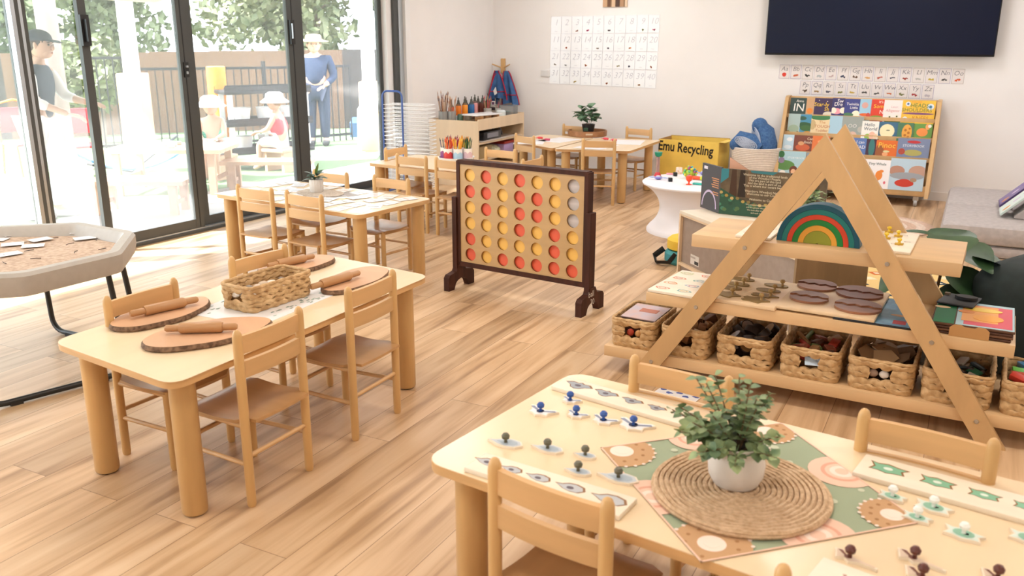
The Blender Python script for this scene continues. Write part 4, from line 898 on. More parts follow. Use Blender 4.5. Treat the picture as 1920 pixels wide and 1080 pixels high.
def brushes(label, x, y, n, cols, jar, h=.11, r=.04, seed=0, z=None, ln=.12):
    t = thing('brush_jar', label, 'jar', (x, y, zt if z is None else z), 0); q = MB(); q.lathe([(r*.9, 0), (r, .004), (r, h), (r*.94, h), (r*.9, .006), (0, .006)], jar, n=18); q.build('jar', t); rn = random.Random(seed)
    for i in range(n):
        a = rn.uniform(0, 6.28); rr_ = r*.75*rn.uniform(.4, 1); p0 = (rr_*.6*math.cos(a), rr_*.6*math.sin(a), .01); p1 = Vector((rr_*1.5*math.cos(a), rr_*1.5*math.sin(a), h+ln*rn.uniform(.5, 1)))
        q = MB(); q.cyl(p0, p1, .0035, flat(cols[i % len(cols)]), n=6); d = (p1-Vector(p0)).normalized(); q.cyl(p1, p1+d*.028, .0055, flat(cols[(i*3+1) % len(cols)]), .001, 6); q.build('brush' if 'brush' in label else 'pencil', t)
    return t
glassy = mat('clear_jar', (.8, .82, .82), .15, trans=.7, spec=.5)
brushes('clear jar packed with wooden paint brushes at the near left of the paint shelf', -5.12, 8.24, 18, ['B88A68', '7A4A3A', 'D8B898', '5A3428'], glassy, .10, .055, 1, ln=.20)
brushes('glass jar of long paint brushes in front of the crowded bottles', -5.03, 8.27, 12, ['D8C0A8', 'C09878', '8A5A48'], glassy, .10, .045, 2, ln=.16)
brushes('cup of coloured brushes near the far end of the paint shelf', -4.98, 8.98, 10, ['D04A5A', 'C8A078', '48706A', 'B83A4A'], flat('B8B4B0'), .09, .045, 3, ln=.12)
brushes('small pot of brushes with pink handles near the aprons', -4.88, 9.06, 8, ['C86A78', '8A7A6A', '6A8A8A'], flat('C8C8C4'), .09, .04, 4, ln=.10)
for i, (x, y, r, h, c, cn) in enumerate(((-4.96, 8.33, .035, .07, '3A5A4A', 'green glass'), (-5.0, 8.33, .03, .05, 'B8C4C8', 'clear'), (-4.93, 8.44, .045, .06, 'D8D4CC', 'cream lidded'), (-4.95, 8.58, .045, .05, 'D8B8B0', 'pink topped'), (-4.93, 8.72, .04, .055, 'B8C0D0', 'pale blue'), (-4.90, 8.86, .05, .06, 'D0D0D0', 'grey'), (-4.80, 8.97, .055, .075, 'DCE6E8', 'white'))):
    simple('paint_pot', '%s paint pot among the bottles on the paint shelf' % cn, 'pot', (x, y, zt), lambda q: q.lathe([(r*.85, 0), (r, .005), (r, h*.8), (r*.7, h), (0, h)], flat(c, .3), n=18), group='paint pots')
simple('clear_box', 'clear plastic box holding a mint green triangle on the paint shelf', 'box', (-4.78, 9.10, zt), lambda q: (q.box((0, 0, .06), (.20, .11, .12), mat('clear_plastic', (.75, .8, .82), .2, trans=.75)), q.prism([(-.03, -.05), (.07, -.05), (.0, .04)], .05, .055, flat('5AB89A'))))
simple('dark_box', 'small dark box behind the pots on the paint shelf', 'box', (-4.98, 9.12, zt), lambda q: (q.rbox((0, 0, .05), (.12, .07, .10), flat('C8C0B8'), .004), q.box((0, -.036, .075), (.09, .002, .035), flat('3A3036'))))
simple('folding_label', 'small white framed tag standing at the far end of the paint shelf', 'tag', (-4.95, 9.06, zt+.10), lambda q: (q.box((0, 0, .04), (.05, .004, .05), paper), q.box((0, -.003, .04), (.032, .002, .03), flat('6A4A6A'))))
# tray of sliced wood & paper on the shelf
simple('paper_stack', 'white paper lying over wood off-cuts on the front of the paint shelf', 'paper', (-4.80, 8.50, zt+.062), lambda q: q.rbox((0, 0, 0), (.26, .42, .01), paper, .002), R(-14))
for i in range(6): simple('wood_offcut', 'brown wood off-cut %s under the white paper on the paint shelf' % ['nearest the camera', 'second from the near end', 'in the near middle', 'in the far middle', 'second from the far end', 'at the far end'][i], 'wood piece', (-4.71-.012*(i % 2), 8.27+.09*i, zt), lambda q: q.lathe([(.028, 0), (.03, .004), (.03, .05), (.028, .054)], flat('A8794A' if i % 2 else '8A6238'), n=14), group='wood off-cuts')
# inside the shelves
simple('black_case', 'black case with a curved handle on the upper shelf of the paint unit', 'case', (-4.78, 8.50, .471), lambda q: (q.rbox((0, 0, .05), (.26, .40, .09), flat('24242A', .3), .01), q.box((.131, .0, .055), (.002, .25, .05), flat('8A8A92')), q.tube([(.05, .2+.02*math.cos(a), .09+.06*math.sin(a)) if 0 else (.05, .22+.14*math.cos(a), .02+.10*math.sin(a)) for a in [PI*i/10 for i in range(11)]], .008, flat('5A5A60'), 6)))
simple('paper_pile', 'loose papers lying along the upper shelf of the paint unit', 'paper', (-4.76, 8.66, .4705), lambda q: (q.box((.04, 0, .004), (.2, .9, .004), flat('D8CCC0')), q.box((.02, .03, .0085), (.18, .7, .003), flat('C8B8A8'))))
simple('cardboard_box', 'brown cardboard box with a finger hole on the middle shelf of the paint unit', 'box', (-4.79, 8.34, .291), lambda q: (q.rbox((0, 0, .065), (.28, .26, .13), flat('A8926A'), .004), q.ell((.141, 0, .09), (.002, .022, .013), flat('2A2018'))))
simple('fabric_bundle', 'pale yellow patterned fabric bundle on the middle shelf of the paint unit', 'fabric', (-4.78, 8.64, .291), lambda q: q.ell((0, 0, .055), (.13, .14, .055), mat('yellow_fabric', (.55, .55, .30), .8, col2=(.75, .72, .60), scale=30)))
simple('lilac_box', 'lilac box on the middle shelf of the paint unit', 'box', (-4.78, 8.88, .291), lambda q: q.rbox((0, 0, .05), (.26, .22, .10), flat('B49AC8'), .005))
simple('red_folder', 'red folder on the lilac box in the paint unit', 'folder', (-4.79, 8.93, .3915), lambda q: q.box((0, 0, .012), (.24, .24, .024), flat('C23A2A')))
simple('art_tray', 'dark tray of paper on the lowest shelf of the paint unit', 'tray', (-4.80, 8.60, .081), lambda q: (q.rbox((0, 0, .03), (.26, .7, .06), flat('3A3430'), .005), q.box((0, 0, .064), (.22, .6, .006), flat('D8D0C8'))))

# ================================================================ DRYING RACK
t = thing('drying_rack', 'blue framed art drying rack with white wire shelves by the glass doors', 'rack', (-5.13, 7.30, 0), R(6)); bl = mat('blue_enamel', (.06, .13, .42), .35); wh = mat('white_wire', (.88, .89, .90), .4)
rw, rd, rh = .22, .42, 1.04
q = MB()
P = [(-rw/2, 0, .05), (-rw/2, 0, rh-.06)]+[(-rw/2+.05*(1-math.cos(a)), 0, rh-.06+.06*math.sin(a)) for a in [PI/2*i/5 for i in range(1, 6)]]+[(rw/2-.05*(1-math.sin(a)), 0, rh-.06+.06*math.cos(a)) for a in [PI/2*i/5 for i in range(0, 6)]]+[(rw/2, 0, .05)]
q.tube(P, .010, bl, 8); q.build('frame', t)
for s in (-1, 1): q = MB(); q.tube([(s*rw/2, -.05, .03), (s*rw/2, rd*.0+.30, .03)], .012, bl, 8); q.lathe([(.02, 0), (.02, .02)], black, (s*rw/2, -.04, 0), 10); q.lathe([(.02, 0), (.02, .02)], black, (s*rw/2, .29, 0), 10); q.build('foot_bar', t)
for k in range(22):
    z = .10+k*.0385; q = MB()
    q.tube([(-rw/2, 0, z), (-rw/2, .0, z), (rw/2+.27, .02, z-.006), (rw/2+.27, .10, z-.006), (rw/2+.27, .20, z), (-rw/2, .20, z)], .0042, wh, 5)
    for j in range(6): q.tube([(-rw/2+.015+.062*j+.06, .0, z+.001), (-rw/2+.015+.062*j+.06, .20, z+.001)], .0018, wh, 4)
    q.tube([(-rw/2, .07, z), (rw/2+.27, .07, z-.004)], .0018, wh, 4); q.tube([(-rw/2, .14, z), (rw/2+.27, .14, z-.004)], .0018, wh, 4)
    q.build('wire_shelf', t)

# ================================================================ T5 pencil pots, papers
t = thing('pot_tray', 'round white tray holding the coloured pencil pots', 'tray', (-3.985, 6.665-.05, ZT)); q = MB(); q.lathe([(.15, 0), (.155, .004), (.16, .022), (.153, .022), (.148, .006), (0, .005)], white, n=40); q.build('tray_body', t)
PC = [('8E4A86', 'purple', -.105, -.02, ['2A2438', '3A3050', '1E1E28', '5A4A7A']), ('D03A3A', 'red', -.03, -.085, ['E8662A', 'F07A3A', 'D84A2A', 'F09A5A']), ('A8C8DC', 'pale blue', .055, -.065, ['F0A030', 'F4B84A', 'E8C040', 'F0A030']), ('D8B8C0', 'pink', .115, .0, ['3A6A3A', '2A4A34', '8A9A4A']), ('C8A8D0', 'lilac', -.06, .06, ['C83A5A', '8A2A4A', 'E86A8A']), ('F0E8DC', 'cream', .04, .065, ['E8B830', 'D8902A', '6A8A3A'])]
for i, (c, cn, dx, dy, cols) in enumerate(PC):
    t = brushes('%s trimmed white pot full of coloured pencils' % cn, -3.985+dx, 6.615+dy, 14, cols, flat('EDE6E0', .4), .095, .041, 20+i, ZT+.0065, ln=.075); t.name = 'pencil_pot'; t['group'] = 'pencil pots'; t['category'] = 'pencil pot'
    q = MB(); n = 18; vs = []; 
    for k in range(n*2+1): a = 2*PI*k/(n*2); zz = .052+.016*abs(math.sin(a*3)); vs += [(.0416*math.cos(a), .0416*math.sin(a), .002), (.0416*math.cos(a), .0416*math.sin(a), zz)]
    q.add(vs, [(2*k, 2*k+2, 2*k+3, 2*k+1) for k in range(n*2)], flat(c, .4), True); q.build('painted_band', t)
for i, (x, y, r, l) in enumerate(((-3.48, 6.48, 8, 'sheet of white paper at the right of the pencil pots'), (-3.62, 6.33, -4, 'sheet of white paper overlapping another beside the pencil pots'), (-3.30, 6.40, 15, 'sheet of white paper at the right end of the pencil pot table'))):
    simple('paper_sheet', l, 'paper', (x, y, ZT+.0008*(i+1)), lambda q: q.box((0, 0, 0), (.21, .297, .0006), paper), R(r), 'white sheets on the pencil table')
# ================================================================ T2 mats and cards
q = MB(); q.lathe([(0, 0), (.17, .001), (.172, .004), (.16, .005), (0, .0055)], mat('pale_jute', (.42, .34, .27), .85, col2=(.60, .52, .44), scale=70, bump=.5), n=48, sx=1.1, sy=.78); o = loose('oval_mat', 'oval pale woven mat under the ribbed white pot', 'placemat', q, (-3.90, 4.66, ZT+.0012), R(-10))
simple('grey_card', 'grey square card half under the oval woven mat', 'card', (-3.76, 4.68, ZT+.0005), lambda q: q.box((0, 0, 0), (.20, .24, .001), flat('A8A2A0')), R(-30))
random.seed(31); wname = ['far left', 'near left', 'centre left', 'near centre', 'near right', 'far right']
k = 0
for i in range(9):
    for j in range(4):
        x = -.60+.145*i+random.uniform(-.02, .02); y = -.26+.165*j+random.uniform(-.02, .02)
        if abs(x+.10) < .15 and abs(y-.06) < .12: continue
        a = R(-6.5); X = -3.83+x*math.cos(a)-y*math.sin(a); Y = 4.59+x*math.sin(a)+y*math.cos(a)
        col = ['EDEDF2', 'E4E6EE', 'F2F0F0'][k % 3]
        def fn(q):
            q.box((0, 0, 0), (.105, .148, .0006), flat(col, .3)); rn = random.Random(k); q.box((0, rn.uniform(-.02, .02), .0005), (.07, .012, .0004), flat(['C8C8D0', 'D8A8A0', 'B8C0C8', 'A8A8A8'][k % 4])); q.box((0, -.04, .0005), (.05, .006, .0004), flat('D0D0D4'))
        simple('picture_card', 'white card on the card table, %s column from the window, %s' % (['first', 'second', 'third', 'fourth', 'fifth', 'sixth', 'seventh', 'eighth', 'ninth'][i], ['near edge', 'second row', 'third row', 'far edge'][j]), 'card', (X, Y, ZT+.0004+.0009*(k % 5)), fn, random.uniform(-.5, .5), 'white cards on the card table'); k += 1
# T3 sheets & toys
for i, (x, y, r, l) in enumerate(((-4.00, 8.10, 20, 'white sheet at the left of the far tables'), (-3.25, 8.05, -5, 'white sheet at the near right of the far table'), (-3.10, 8.55, 12, 'white sheet at the right of the round wooden tray'), (-3.80, 8.40, -12, 'white sheet before the round wooden tray'))):
    simple('paper_sheet', l, 'paper', (x, y, ZT+.0008), lambda q: q.box((0, 0, 0), (.30, .42, .0006), paper), R(r), 'white sheets on the far tables')
for x, y, c, l in ((-4.02, 8.37, 'E04A4A', 'red toy at the left of the round tray'), (-3.89, 8.27, 'C84A6A', 'dark pink toy near the left of the round tray'), (-3.38, 8.62, 'E04A5A', 'red toy at the right of the round tray'), (-3.26, 8.55, 'D85A6A', 'pink toy at the far right of the round tray')):
    simple('small_toy', l, 'toy', (x, y, ZT+.0015), lambda q: (q.ell((0, 0, .015), (.025, .018, .013), flat(c, .3)), q.ell((.028, .0, .014), (.013, .011, .012), flat(c, .3)), q.cyl((-.04, 0, .012), (-.02, 0, .014), .004, flat(c, .3), n=6)), group='small toys on the far table')

# ================================================================ WHITE STRETCH TABLE + toys
wt = (-1.93, 7.05)
t = thing('covered_round_table', 'round table in a white stretch cover pinched at the waist', 'table', (*wt, 0)); q = MB(); st_ = mat('stretch_cloth', (.84, .83, .87), .75)
prof = [(.41, 0), (.41, .02)]+[(.31+.115*(abs(u-.5)*2)**2.2, .02+.36*u) for u in [i/14 for i in range(1, 15)]]+[(.455, .395), (.46, .408), (.45, .416), (0, .417)]
q.lathe(prof, st_, n=56); q.build('stretch_cover', t); wz = .4175
simple('sensory_tube', 'tall clear tube toy with green cap and red base on the white round table', 'toy', (-2.32, 7.16, wz), lambda q: (q.lathe([(.03, 0), (.032, .004), (.02, .03), (.016, .035)], flat('C8323A', .3), n=16), q.lathe([(.015, .035), (.015, .165)], mat('tube_clear', (.85, .55, .5), .1, trans=.6), n=14), q.cyl((0, 0, .035), (.0, 0, .165), .005, flat('D8442E'), n=8), q.lathe([(.014, .165), (.028, .175), (.033, .20), (.033, .205)], flat('1A8A6A', .3), n=18)))
def spinner(label, x, y): simple('spinner_toy', label, 'toy', (x, y, wz), lambda q: (q.ell((0, 0, .016), (.035, .03, .012), flat('8A8AD0', .3)), q.ell((0, 0, .028), (.022, .02, .006), flat('C8D8E8', .3)), q.ell((-.055, 0, .018), (.032, .010, .006), flat('A8B8E0', .3)), q.ell((.055, 0, .018), (.032, .010, .006), flat('A8B8E0', .3)), q.ell((0, 0, .006), (.02, .02, .006), flat('3A3A9A', .3))), group='lilac spinner toys')
spinner('lilac spinner toy in front of the tall tube toy', -2.255, 6.985); spinner('lilac spinner toy beside the picture book, at the far right of the white table', -1.995, 7.42)
simple('ring_toy', 'pink ring toy on the white round table', 'toy', (-2.255, 7.30, wz), lambda q: q.tube([(.028*math.cos(a), .022*math.sin(a), .006) for a in [2*PI*i/16 for i in range(16)]], .005, flat('F0A0B0', .3), 6, True))
simple('confetti_cup', 'small white speckled cup on the white round table', 'cup', (-2.20, 7.38, wz), lambda q: (q.lathe([(.026, 0), (.028, .004), (.028, .052), (.02, .056), (0, .056)], mat('confetti', (.9, .85, .8), .4, col2=(.8, .5, .3), scale=60), n=16)))
for x, y, l in ((-2.19, 7.24, 'far'), (-2.135, 6.93, 'near')): simple('black_cube', '%s small black cube block on the white round table' % l, 'block', (x, y, wz), lambda q: q.rbox((0, 0, .016), (.032, .032, .032), black, .003), R(30), 'black cube blocks')
def bumpy(q):
    q.ell((0, 0, .05), .042, flat('B8D84A', .3)); rn = random.Random(4)
    for i in range(44):
        d = rn.uniform(0, 6.28); e_ = math.asin(rn.uniform(-.9, 1)); p = (.052*math.cos(d)*math.cos(e_), .052*math.sin(d)*math.cos(e_), .05+.047*math.sin(e_)); q.ell(p, .011, flat(['8AD85A', 'F0D84A', 'F08A3A', '4A9AB8', 'A85A8A', 'C8E86A', '6AC88A'][i % 7], .3), 8, 5)
simple('bumpy_ball', 'bumpy multicoloured ball on the white round table', 'ball', (-2.04, 7.17, wz+.002), bumpy)
simple('orange_goblet', 'little orange goblet toy at the front of the white table', 'toy', (-1.955, 6.85, wz), lambda q: q.lathe([(.024, 0), (.022, .004), (.007, .008), (.007, .022), (.022, .035), (.027, .055), (.022, .072), (.02, .072)], flat('F0502A', .3), n=16))
simple('stretchy_tube', 'orange and yellow-green tube toy beside the picture book', 'toy', (-1.90, 7.10, wz+.018), lambda q: (q.cyl((-.10, 0, 0), (-.03, 0, 0), .017, flat('F0552A', .3), .014), q.cyl((-.03, 0, 0), (.04, 0, .002), .017, flat('C8D83A', .3)), q.cyl((.04, 0, .002), (.10, 0, .004), .018, flat('F0845A', .3))), R(-10))
simple('teal_bar', 'flat teal bar toy at the front right of the white table', 'toy', (-1.88, 6.88, wz), lambda q: q.rbox((0, 0, .008), (.10, .035, .014), flat('3ABFB0', .3), .003), R(-5))

# ================================================================ YELLOW BOX
t = thing('recycling_box', 'big open cardboard box painted yellow with Emu Recycling written on it', 'box', (-2.62, 9.30, 0), R(-2)); ye = mat('yellow_paint_card', (.88, .62, .12), .7, .06, 5); kr = flat('B8925A', .8)
bw, bd, bh = .66, .40, .51
q = MB(); q.bx(-bw/2, bw/2, -bd/2, -bd/2+.006, 0, bh, ye); q.bx(-bw/2, bw/2, bd/2-.006, bd/2, 0, bh+.005, kr); q.bx(-bw/2, -bw/2+.006, -bd/2, bd/2, 0, bh, kr); q.bx(bw/2-.006, bw/2, -bd/2, bd/2, 0, bh, ye); q.bx(-bw/2, bw/2, -bd/2, bd/2, 0, .006, kr); q.build('box_body', t)
q = MB(); q.bx(-bw/2, bw/2, bd/2-.012, bd/2-.006, bh-.12, bh, ye); q.bx(bw/2-.003, bw/2+.07, -bd/2, bd/2-.1, bh-.004, bh, ye); q.build('flap', t)
q = MB(); q.text('Emu Recycling', TR(-.03, -bd/2-.0015, bh-.085) @ Matrix.Rotation(R(90), 4, 'X') @ Matrix.Rotation(R(-3), 4, 'Z') @ Matrix.Diagonal((1, 1.35, 1, 1)), .104, flat('1A1412'), 0, .022); q.build('lettering', t)
# ================================================================ BASKET WITH CROCODILES
t = thing('rope_basket', 'cream rope basket holding blue crocodile cushions by the back wall', 'basket', (-1.935, 9.20, 0)); cr_ = mat('cream_rope', (.74, .66, .58), .85, .05, 40, bump=.5); q = MB(); prof = []
for i in range(27): z = .46*i/26; r = .205+.045*(i/26)**.8; prof += [(r, z), (r+.004, z+.0088)]
q.lathe(prof+[(.25, .475), (.24, .478), (.236, .46)]+[(.2, .02), (0, .02)], cr_, n=48); q.build('rope_body', t)
q = MB(); q.prism([(-.14, .30), (-.14, .40), (-.02, .30)], 0, .001, flat('D09A7A')) if 0 else q.add([(-.16, -.1985-.015, .31), (-.02, -.2485, .30), (-.17, -.18-.025, .42)], [(0, 1, 2)], flat('D8A488')); None
crb = mat('crocodile_blue_fabric', (.035, .10, .26), .85, col2=(.07, .17, .36), scale=60); crl = flat('B8C4D8', .8)
def croc(label, pts, rad, loc, lines):
    t = thing('crocodile_cushion', label, 'cushion', loc, 0, 'blue crocodile cushions'); q = MB(); q.tube(pts, rad, crb, 16, sc=(1.0, .8)); q.ell(pts[-1], rad[-1]*1.02, crb); q.build('body', t)
    q = MB()
    for a in lines: q.tube([wrap(pts, rad, p[0], p[2], *((1, .82) if 'standing' in label else (.8, 1))) for p in a], .0042, crl, 5)
    q.build('printed_lines', t); return t
random.seed(6)
def wrap(pts, rad, cx, cz, ry_, rw_):
    best = None
    for i in range(len(pts)-1):
        for k in range(9):
            u = k/8; c = [pts[i][j]*(1-u)+pts[i+1][j]*u for j in range(3)]; r = rad[i]*(1-u)+rad[i+1]*u; d = math.hypot(cx-c[0], cz-c[2])
            if best is None or d-r < best[0]: best = (d-r, c, r, d)
    _, c, r, d = best; return (cx, c[1]-r*ry_*math.sqrt(max(.05, 1-(d/(r*rw_))**2))-.004, cz)
def scribble(cx, cz, rx_, rz_, y, tilt=0, n=5):
    out = []
    for k in range(n):
        s = 1-.17*k; out.append([(cx+s*rx_*math.cos(a)*math.cos(tilt)-s*rz_*math.sin(a)*math.sin(tilt), y+.03*(1-s)*-1*.4+.02*abs(math.cos(a)), cz+s*rx_*math.cos(a)*math.sin(tilt)+s*rz_*math.sin(a)*math.cos(tilt)) for a in [2*PI*i/22 for i in range(23)]])
    for k in range(7):
        a = PI*k/7; out.append([(cx+u*rx_*.9*math.cos(a)*math.cos(tilt)-u*rz_*.9*math.sin(a)*math.sin(tilt), y-.012+.025*abs(u), cz+u*rx_*.9*math.cos(a)*math.sin(tilt)+u*rz_*.9*math.sin(a)*math.cos(tilt)) for u in (-1, -.5, 0, .5, 1)])
    return out
croc('standing blue crocodile cushion at the right of the rope basket', [(.10, .02, .0), (.09, .02, .15), (.07, .02, .27), (.015, .0, .33)], [.125, .135, .115, .080], (-1.93, 9.17, .36), scribble(.0, .215, .045, .11, -.128, .35))
croc('lying blue crocodile cushion at the left of the rope basket', [(.06, -.03, .05), (-.04, -.03, .12), (-.13, -.03, .15), (-.175, -.03, .10)], [.085, .105, .09, .065], (-1.95, 9.12, .40), scribble(-.06, .125, .12, .05, -.128, -.35))

# ================================================================ BOOKCASE
t = thing('book_display', 'leaning pine book display on castors against the back wall', 'bookcase', (-1.0, 9.3, 0)); bxm = mat('bookcase_wood', (.62, .40, .19), .42, .07, 9, stretch=(1, 1, .15))
for s in (-1, 1):
    x = (-1.72 if s < 0 else -.312)+1.0; q = MB()
    q.add([(x+dx, y, z) for dx in (0, .035) for y, z in ((-.28, .095), (.22, .095), (.22, .985), (.10, .985), (.06, .97))], [(0, 1, 2, 3, 4), (9, 8, 7, 6, 5), (0, 5, 6, 1), (1, 6, 7, 2), (2, 7, 8, 3), (3, 8, 9, 4), (4, 9, 5, 0)], bxm); q.build('side_panel', t)
for i, (y, z, h) in enumerate(((-.20, .115, .085), (-.10, .415, .04), (.0, .595, .04), (.05, .775, .035))): q = MB(); q.bx(-.69, .69, y-.01, y+.008, z, z+h, bxm); q.build('retaining_lip', t)
q = MB(); q.add([(-.69, -.14, .12), (.69, -.14, .12), (.69, .17, .98), (-.69, .17, .98)], [(0, 1, 2, 3)], bxm); q.bx(-.69, .69, -.2, .2, .10, .115, bxm); q.build('back_board', t)
for s in (-1, 1):
    for y in (-.17, .16): q = MB(); q.cyl((s*.60, y, .035), (s*.60+.03, y, .035), .034, flat('B8B8B8', .3)); q.box((s*.60+.015, y, .075), (.05, .04, .04), steel); q.build('castor', t)
def book(label, x0, z1_, x1, z0_, y, col, txt=(), shapes=(), grp='picture books on the display', ext=0, back='E8E4DC'):
    """face-out cover leaning back; txt = (string, u, v, size, colour), shapes = (u, v, ru, rv, colour)"""
    w = x1-x0+ext; h = (z1_-z0_)+.035; hv = z1_-z0_; q = MB(); q.box((w/2, .006, -h/2), (w, .010, h), flat(back)); q.box((w/2, 0, -h/2), (w, .003, h), flat(col, .35))
    M0 = Matrix.Translation((0, -.0017, 0)) @ Matrix.Rotation(R(90), 4, 'X'); w_v = x1-x0; n = 0
    for sh in shapes:
        n += 1; u, v, ru, rv, c = sh; P = circ(1, 16); q.add([M0 @ Vector((max(0.001, min(w-.001, u*w_v+a*ru)), max(-h+.001, min(-.001, -v*hv+b*rv)), .0002*n)) for a, b in P], [tuple(range(16))], flat(c, .4))
    for s_, u, v, sz, c in txt: n += 1; q.text(s_, M0 @ Matrix.Translation((u*w_v, -v*hv, .0004+.0002*n)), sz, flat(c, .4), .05, .002)
    o = q.build('picture_book'); o.location = (x0, y, z1_); o.rotation_euler = (R(-9), 0, 0); return tag(o, label, 'book', grp)
Y1, Y2, Y3, Y4 = 9.385, 9.325, 9.235, 9.135
book('dark green book lettered IN on the top left of the display', -1.669, .968, -1.510, .808, Y1, '2C4442', [('IN', .55, .62, .11, 'F0EEE8'), ('Anna', .6, .2, .035, 'E8E4DC')])
book('narrow orange brown book beside the dark green one', -1.512, .964, -1.430, .811, Y1, 'C8A078', (), [(.5, .8, .03, .03, 'E08A3A')])
book('dark purple book lettered Star-ly on the top row', -1.432, .972, -1.257, .812, Y1, '3A2A52', [('Star-ly', .4, .4, .055, 'F0C83A'), ('Sh', .7, .68, .05, 'F0C83A')], [(.8, 1, .05, .03, 'D8D0C0'), (.25, .15, .004, .004, 'F0E8F0'), (.7, .2, .004, .004, 'F0E8F0')])
book('navy book lettered Sweet Dreams on the top row', -1.262, .977, -1.143, .806, Y1, '34336A', [('Sw', .62, .17, .05, 'F8F6F8'), ('Dre', .5, .36, .05, 'F8F6F8')], [(.4, .75, .045, .03, 'F0A0B0'), (.15, .72, .03, .03, 'F0E8D8'), (.9, .7, .03, .03, 'F0E8D8')])
book('indigo book lettered Twinkle Little with a pale moon', -1.146, .973, -.999, .801, Y1, '3C4488', [('Twinkle', .52, .3, .036, 'F4F2F4'), ('Little', .62, .5, .036, 'F4F2F4')], [(.78, .88, .04, .04, 'F4F0D8'), (.3, .9, .05, .02, '4A7A5A')])
book('light blue book with an orange rocket shape', -1.002, .975, -.896, .774, Y1, '9CC8E0', (), [(.45, .3, .03, .03, 'D8A8A0'), (.5, .75, .05, .015, 'E0662A'), (.8, .8, .02, .03, 'C84A3A')])
book('red book lettered Some with green scales at the foot', -.899, .975, -.781, .773, Y1, 'D8402A', [('It\'s', .75, .12, .035, 'F8E8D8'), ('Som', .6, .33, .052, 'F0C83A'), ('N', .85, .6, .05, 'F8F0E8')], [(.5, .86, .06, .02, '7A9A3A'), (.5, .95, .06, .012, 'E0662A')])
book('white book lettered Later Alligator with a green alligator back', -.784, .974, -.613, .770, Y1, 'F0E8E6', [('Later,', .6, .32, .03, 'D8B8B8'), ('Alligator', .5, .50, .036, 'E0A8A8')], [(.55, .98, .075, .035, '5A7A3A'), (.38, .80, .018, .018, 'E8E8D8'), (.75, .76, .018, .018, 'E8E8D8'), (.38, .80, .008, .008, '3A4A2A'), (.75, .76, .008, .008, '3A4A2A')])
book('wide yellow book lettered Heads Shoulders Knees', -.616, .976, -.325, .778, Y1-.01, 'F0C040', [('HEADS', .52, .24, .052, '5A8A4A'), ('SHOULDERS', .45, .46, .048, '7A8A3A'), ('KNEES', .58, .84, .050, 'C8862A'), ('YOU GO', .42, .07, .022, 'E88A3A')], [(.5, .62, .14, .010, '7A4A7A'), (.17, .17, .022, .022, 'DCE6EE'), (.85, .28, .030, .030, 'DCE6EE'), (.85, .28, .014, .014, '3A7A9A'), (.17, .17, .010, .010, '4A6A9A'), (.12, .90, .024, .024, 'DCE6EE'), (.12, .90, .011, .011, '4A7A9A')])
book('grey green misty book at the left of the second row', -1.664, .812, -1.545, .615, Y2, 'A8BFBE', (), [(.4, .95, .07, .03, '8A7A4A'), (.5, .75, .05, .04, '9AB098')])
book('teal jungle book on the second row', -1.548, .810, -1.438, .615, Y2, '4A90B0', (), [(.4, .55, .08, .03, '2F5A3A'), (.6, .7, .06, .03, '3F6A3A'), (.8, .95, .05, .02, 'C8903A'), (.2, .2, .04, .02, '2F5A4A')])
book('cream book lettered The Tough Toddler on the second row', -1.440, .803, -1.260, .619, Y2, 'E6D2A8', [('The', .6, .36, .04, 'C88A4A'), ('TOUGH', .62, .58, .042, 'B8704A'), ('Toddler', .6, .80, .036, 'B8704A')], [(.5, .08, .11, .03, '3A7A4A'), (.1, .5, .03, .05, 'C8B080')])
book('plain light blue book behind the shelf apex', -1.262, .807, -1.142, .630, Y2, 'A8CCE0')
book('grey book with pale round letters on the second row', -1.144, .806, -.945, .602, Y2, '9AA4A0', [('OO', .5, .45, .05, 'E0E0DC')], [(.55, .9, .04, .04, 'D8B8A8'), (.9, .6, .03, .03, 'B8B8B0')])
book('white book lettered Hello World on the second row', -.955, .771, -.800, .606, Y2-.01, 'F2F0EA', [('Hello', .45, .22, .045, '3A5A6A'), ('World', .52, .46, .045, '3A5A6A')], [(.4, .92, .03, .03, '9AC05A'), (.65, .85, .03, .04, 'F0C0A8'), (.85, .9, .02, .03, 'F0D0B0')])
book('night blue book with a big pale moon', -.805, .767, -.624, .609, Y2, '3A6A8A', (), [(.45, .55, .068, .068, 'F2EAC0'), (.5, .5, .018, .006, '8A8A6A')])
book('giraffe patterned book on the second row', -.630, .769, -.488, .611, Y2-.01, '4A7A5A', (), [(.6, .6, .045, .08, 'E8A84A'), (.5, .45, .012, .012, 'B8702A'), (.7, .6, .012, .012, 'B8702A'), (.5, .75, .012, .012, 'B8702A'), (.75, .35, .01, .01, 'B8702A'), (.7, .85, .012, .012, 'B8702A')])
book('green book with a big orange animal shape on the second row', -.500, .764, -.325, .630, Y2, '6A9A4A', (), [(.5, .6, .05, .04, 'F0944A'), (.75, .2, .02, .03, 'F0A86A'), (.85, .15, .016, .016, 'F0F0E8')])
book('pale blue white book at the left of the third row', -1.682, .610, -1.575, .456, Y3, 'B8D4E4', (), [(.6, .3, .03, .02, 'E8EEF2'), (.5, .8, .04, .02, 'D8E4EC')])
book('brown book with an orange glow on the third row', -1.577, .609, -1.392, .450, Y3, '7A4032', [('Can', .85, .2, .035, 'F0D8B8'), ('finish', .75, .42, .036, 'F0E0C8')], [(.5, .75, .07, .035, 'C8603A'), (.4, .5, .03, .02, 'D8A070')])
book('orange book on the third row, beside the shelf apex', -1.396, .612, -1.230, .416, Y3, 'E07A42', (), [(.6, .3, .05, .02, 'F0A070'), (.2, .9, .05, .03, 'E0B840')])
book('blue book lettered I can READ on the third row', -1.014, .611, -.889, .427, Y3, '5A7AB8', [('I can', .55, .22, .04, 'F0F0F4'), ('READ', .5, .48, .045, 'F8F8FA')])
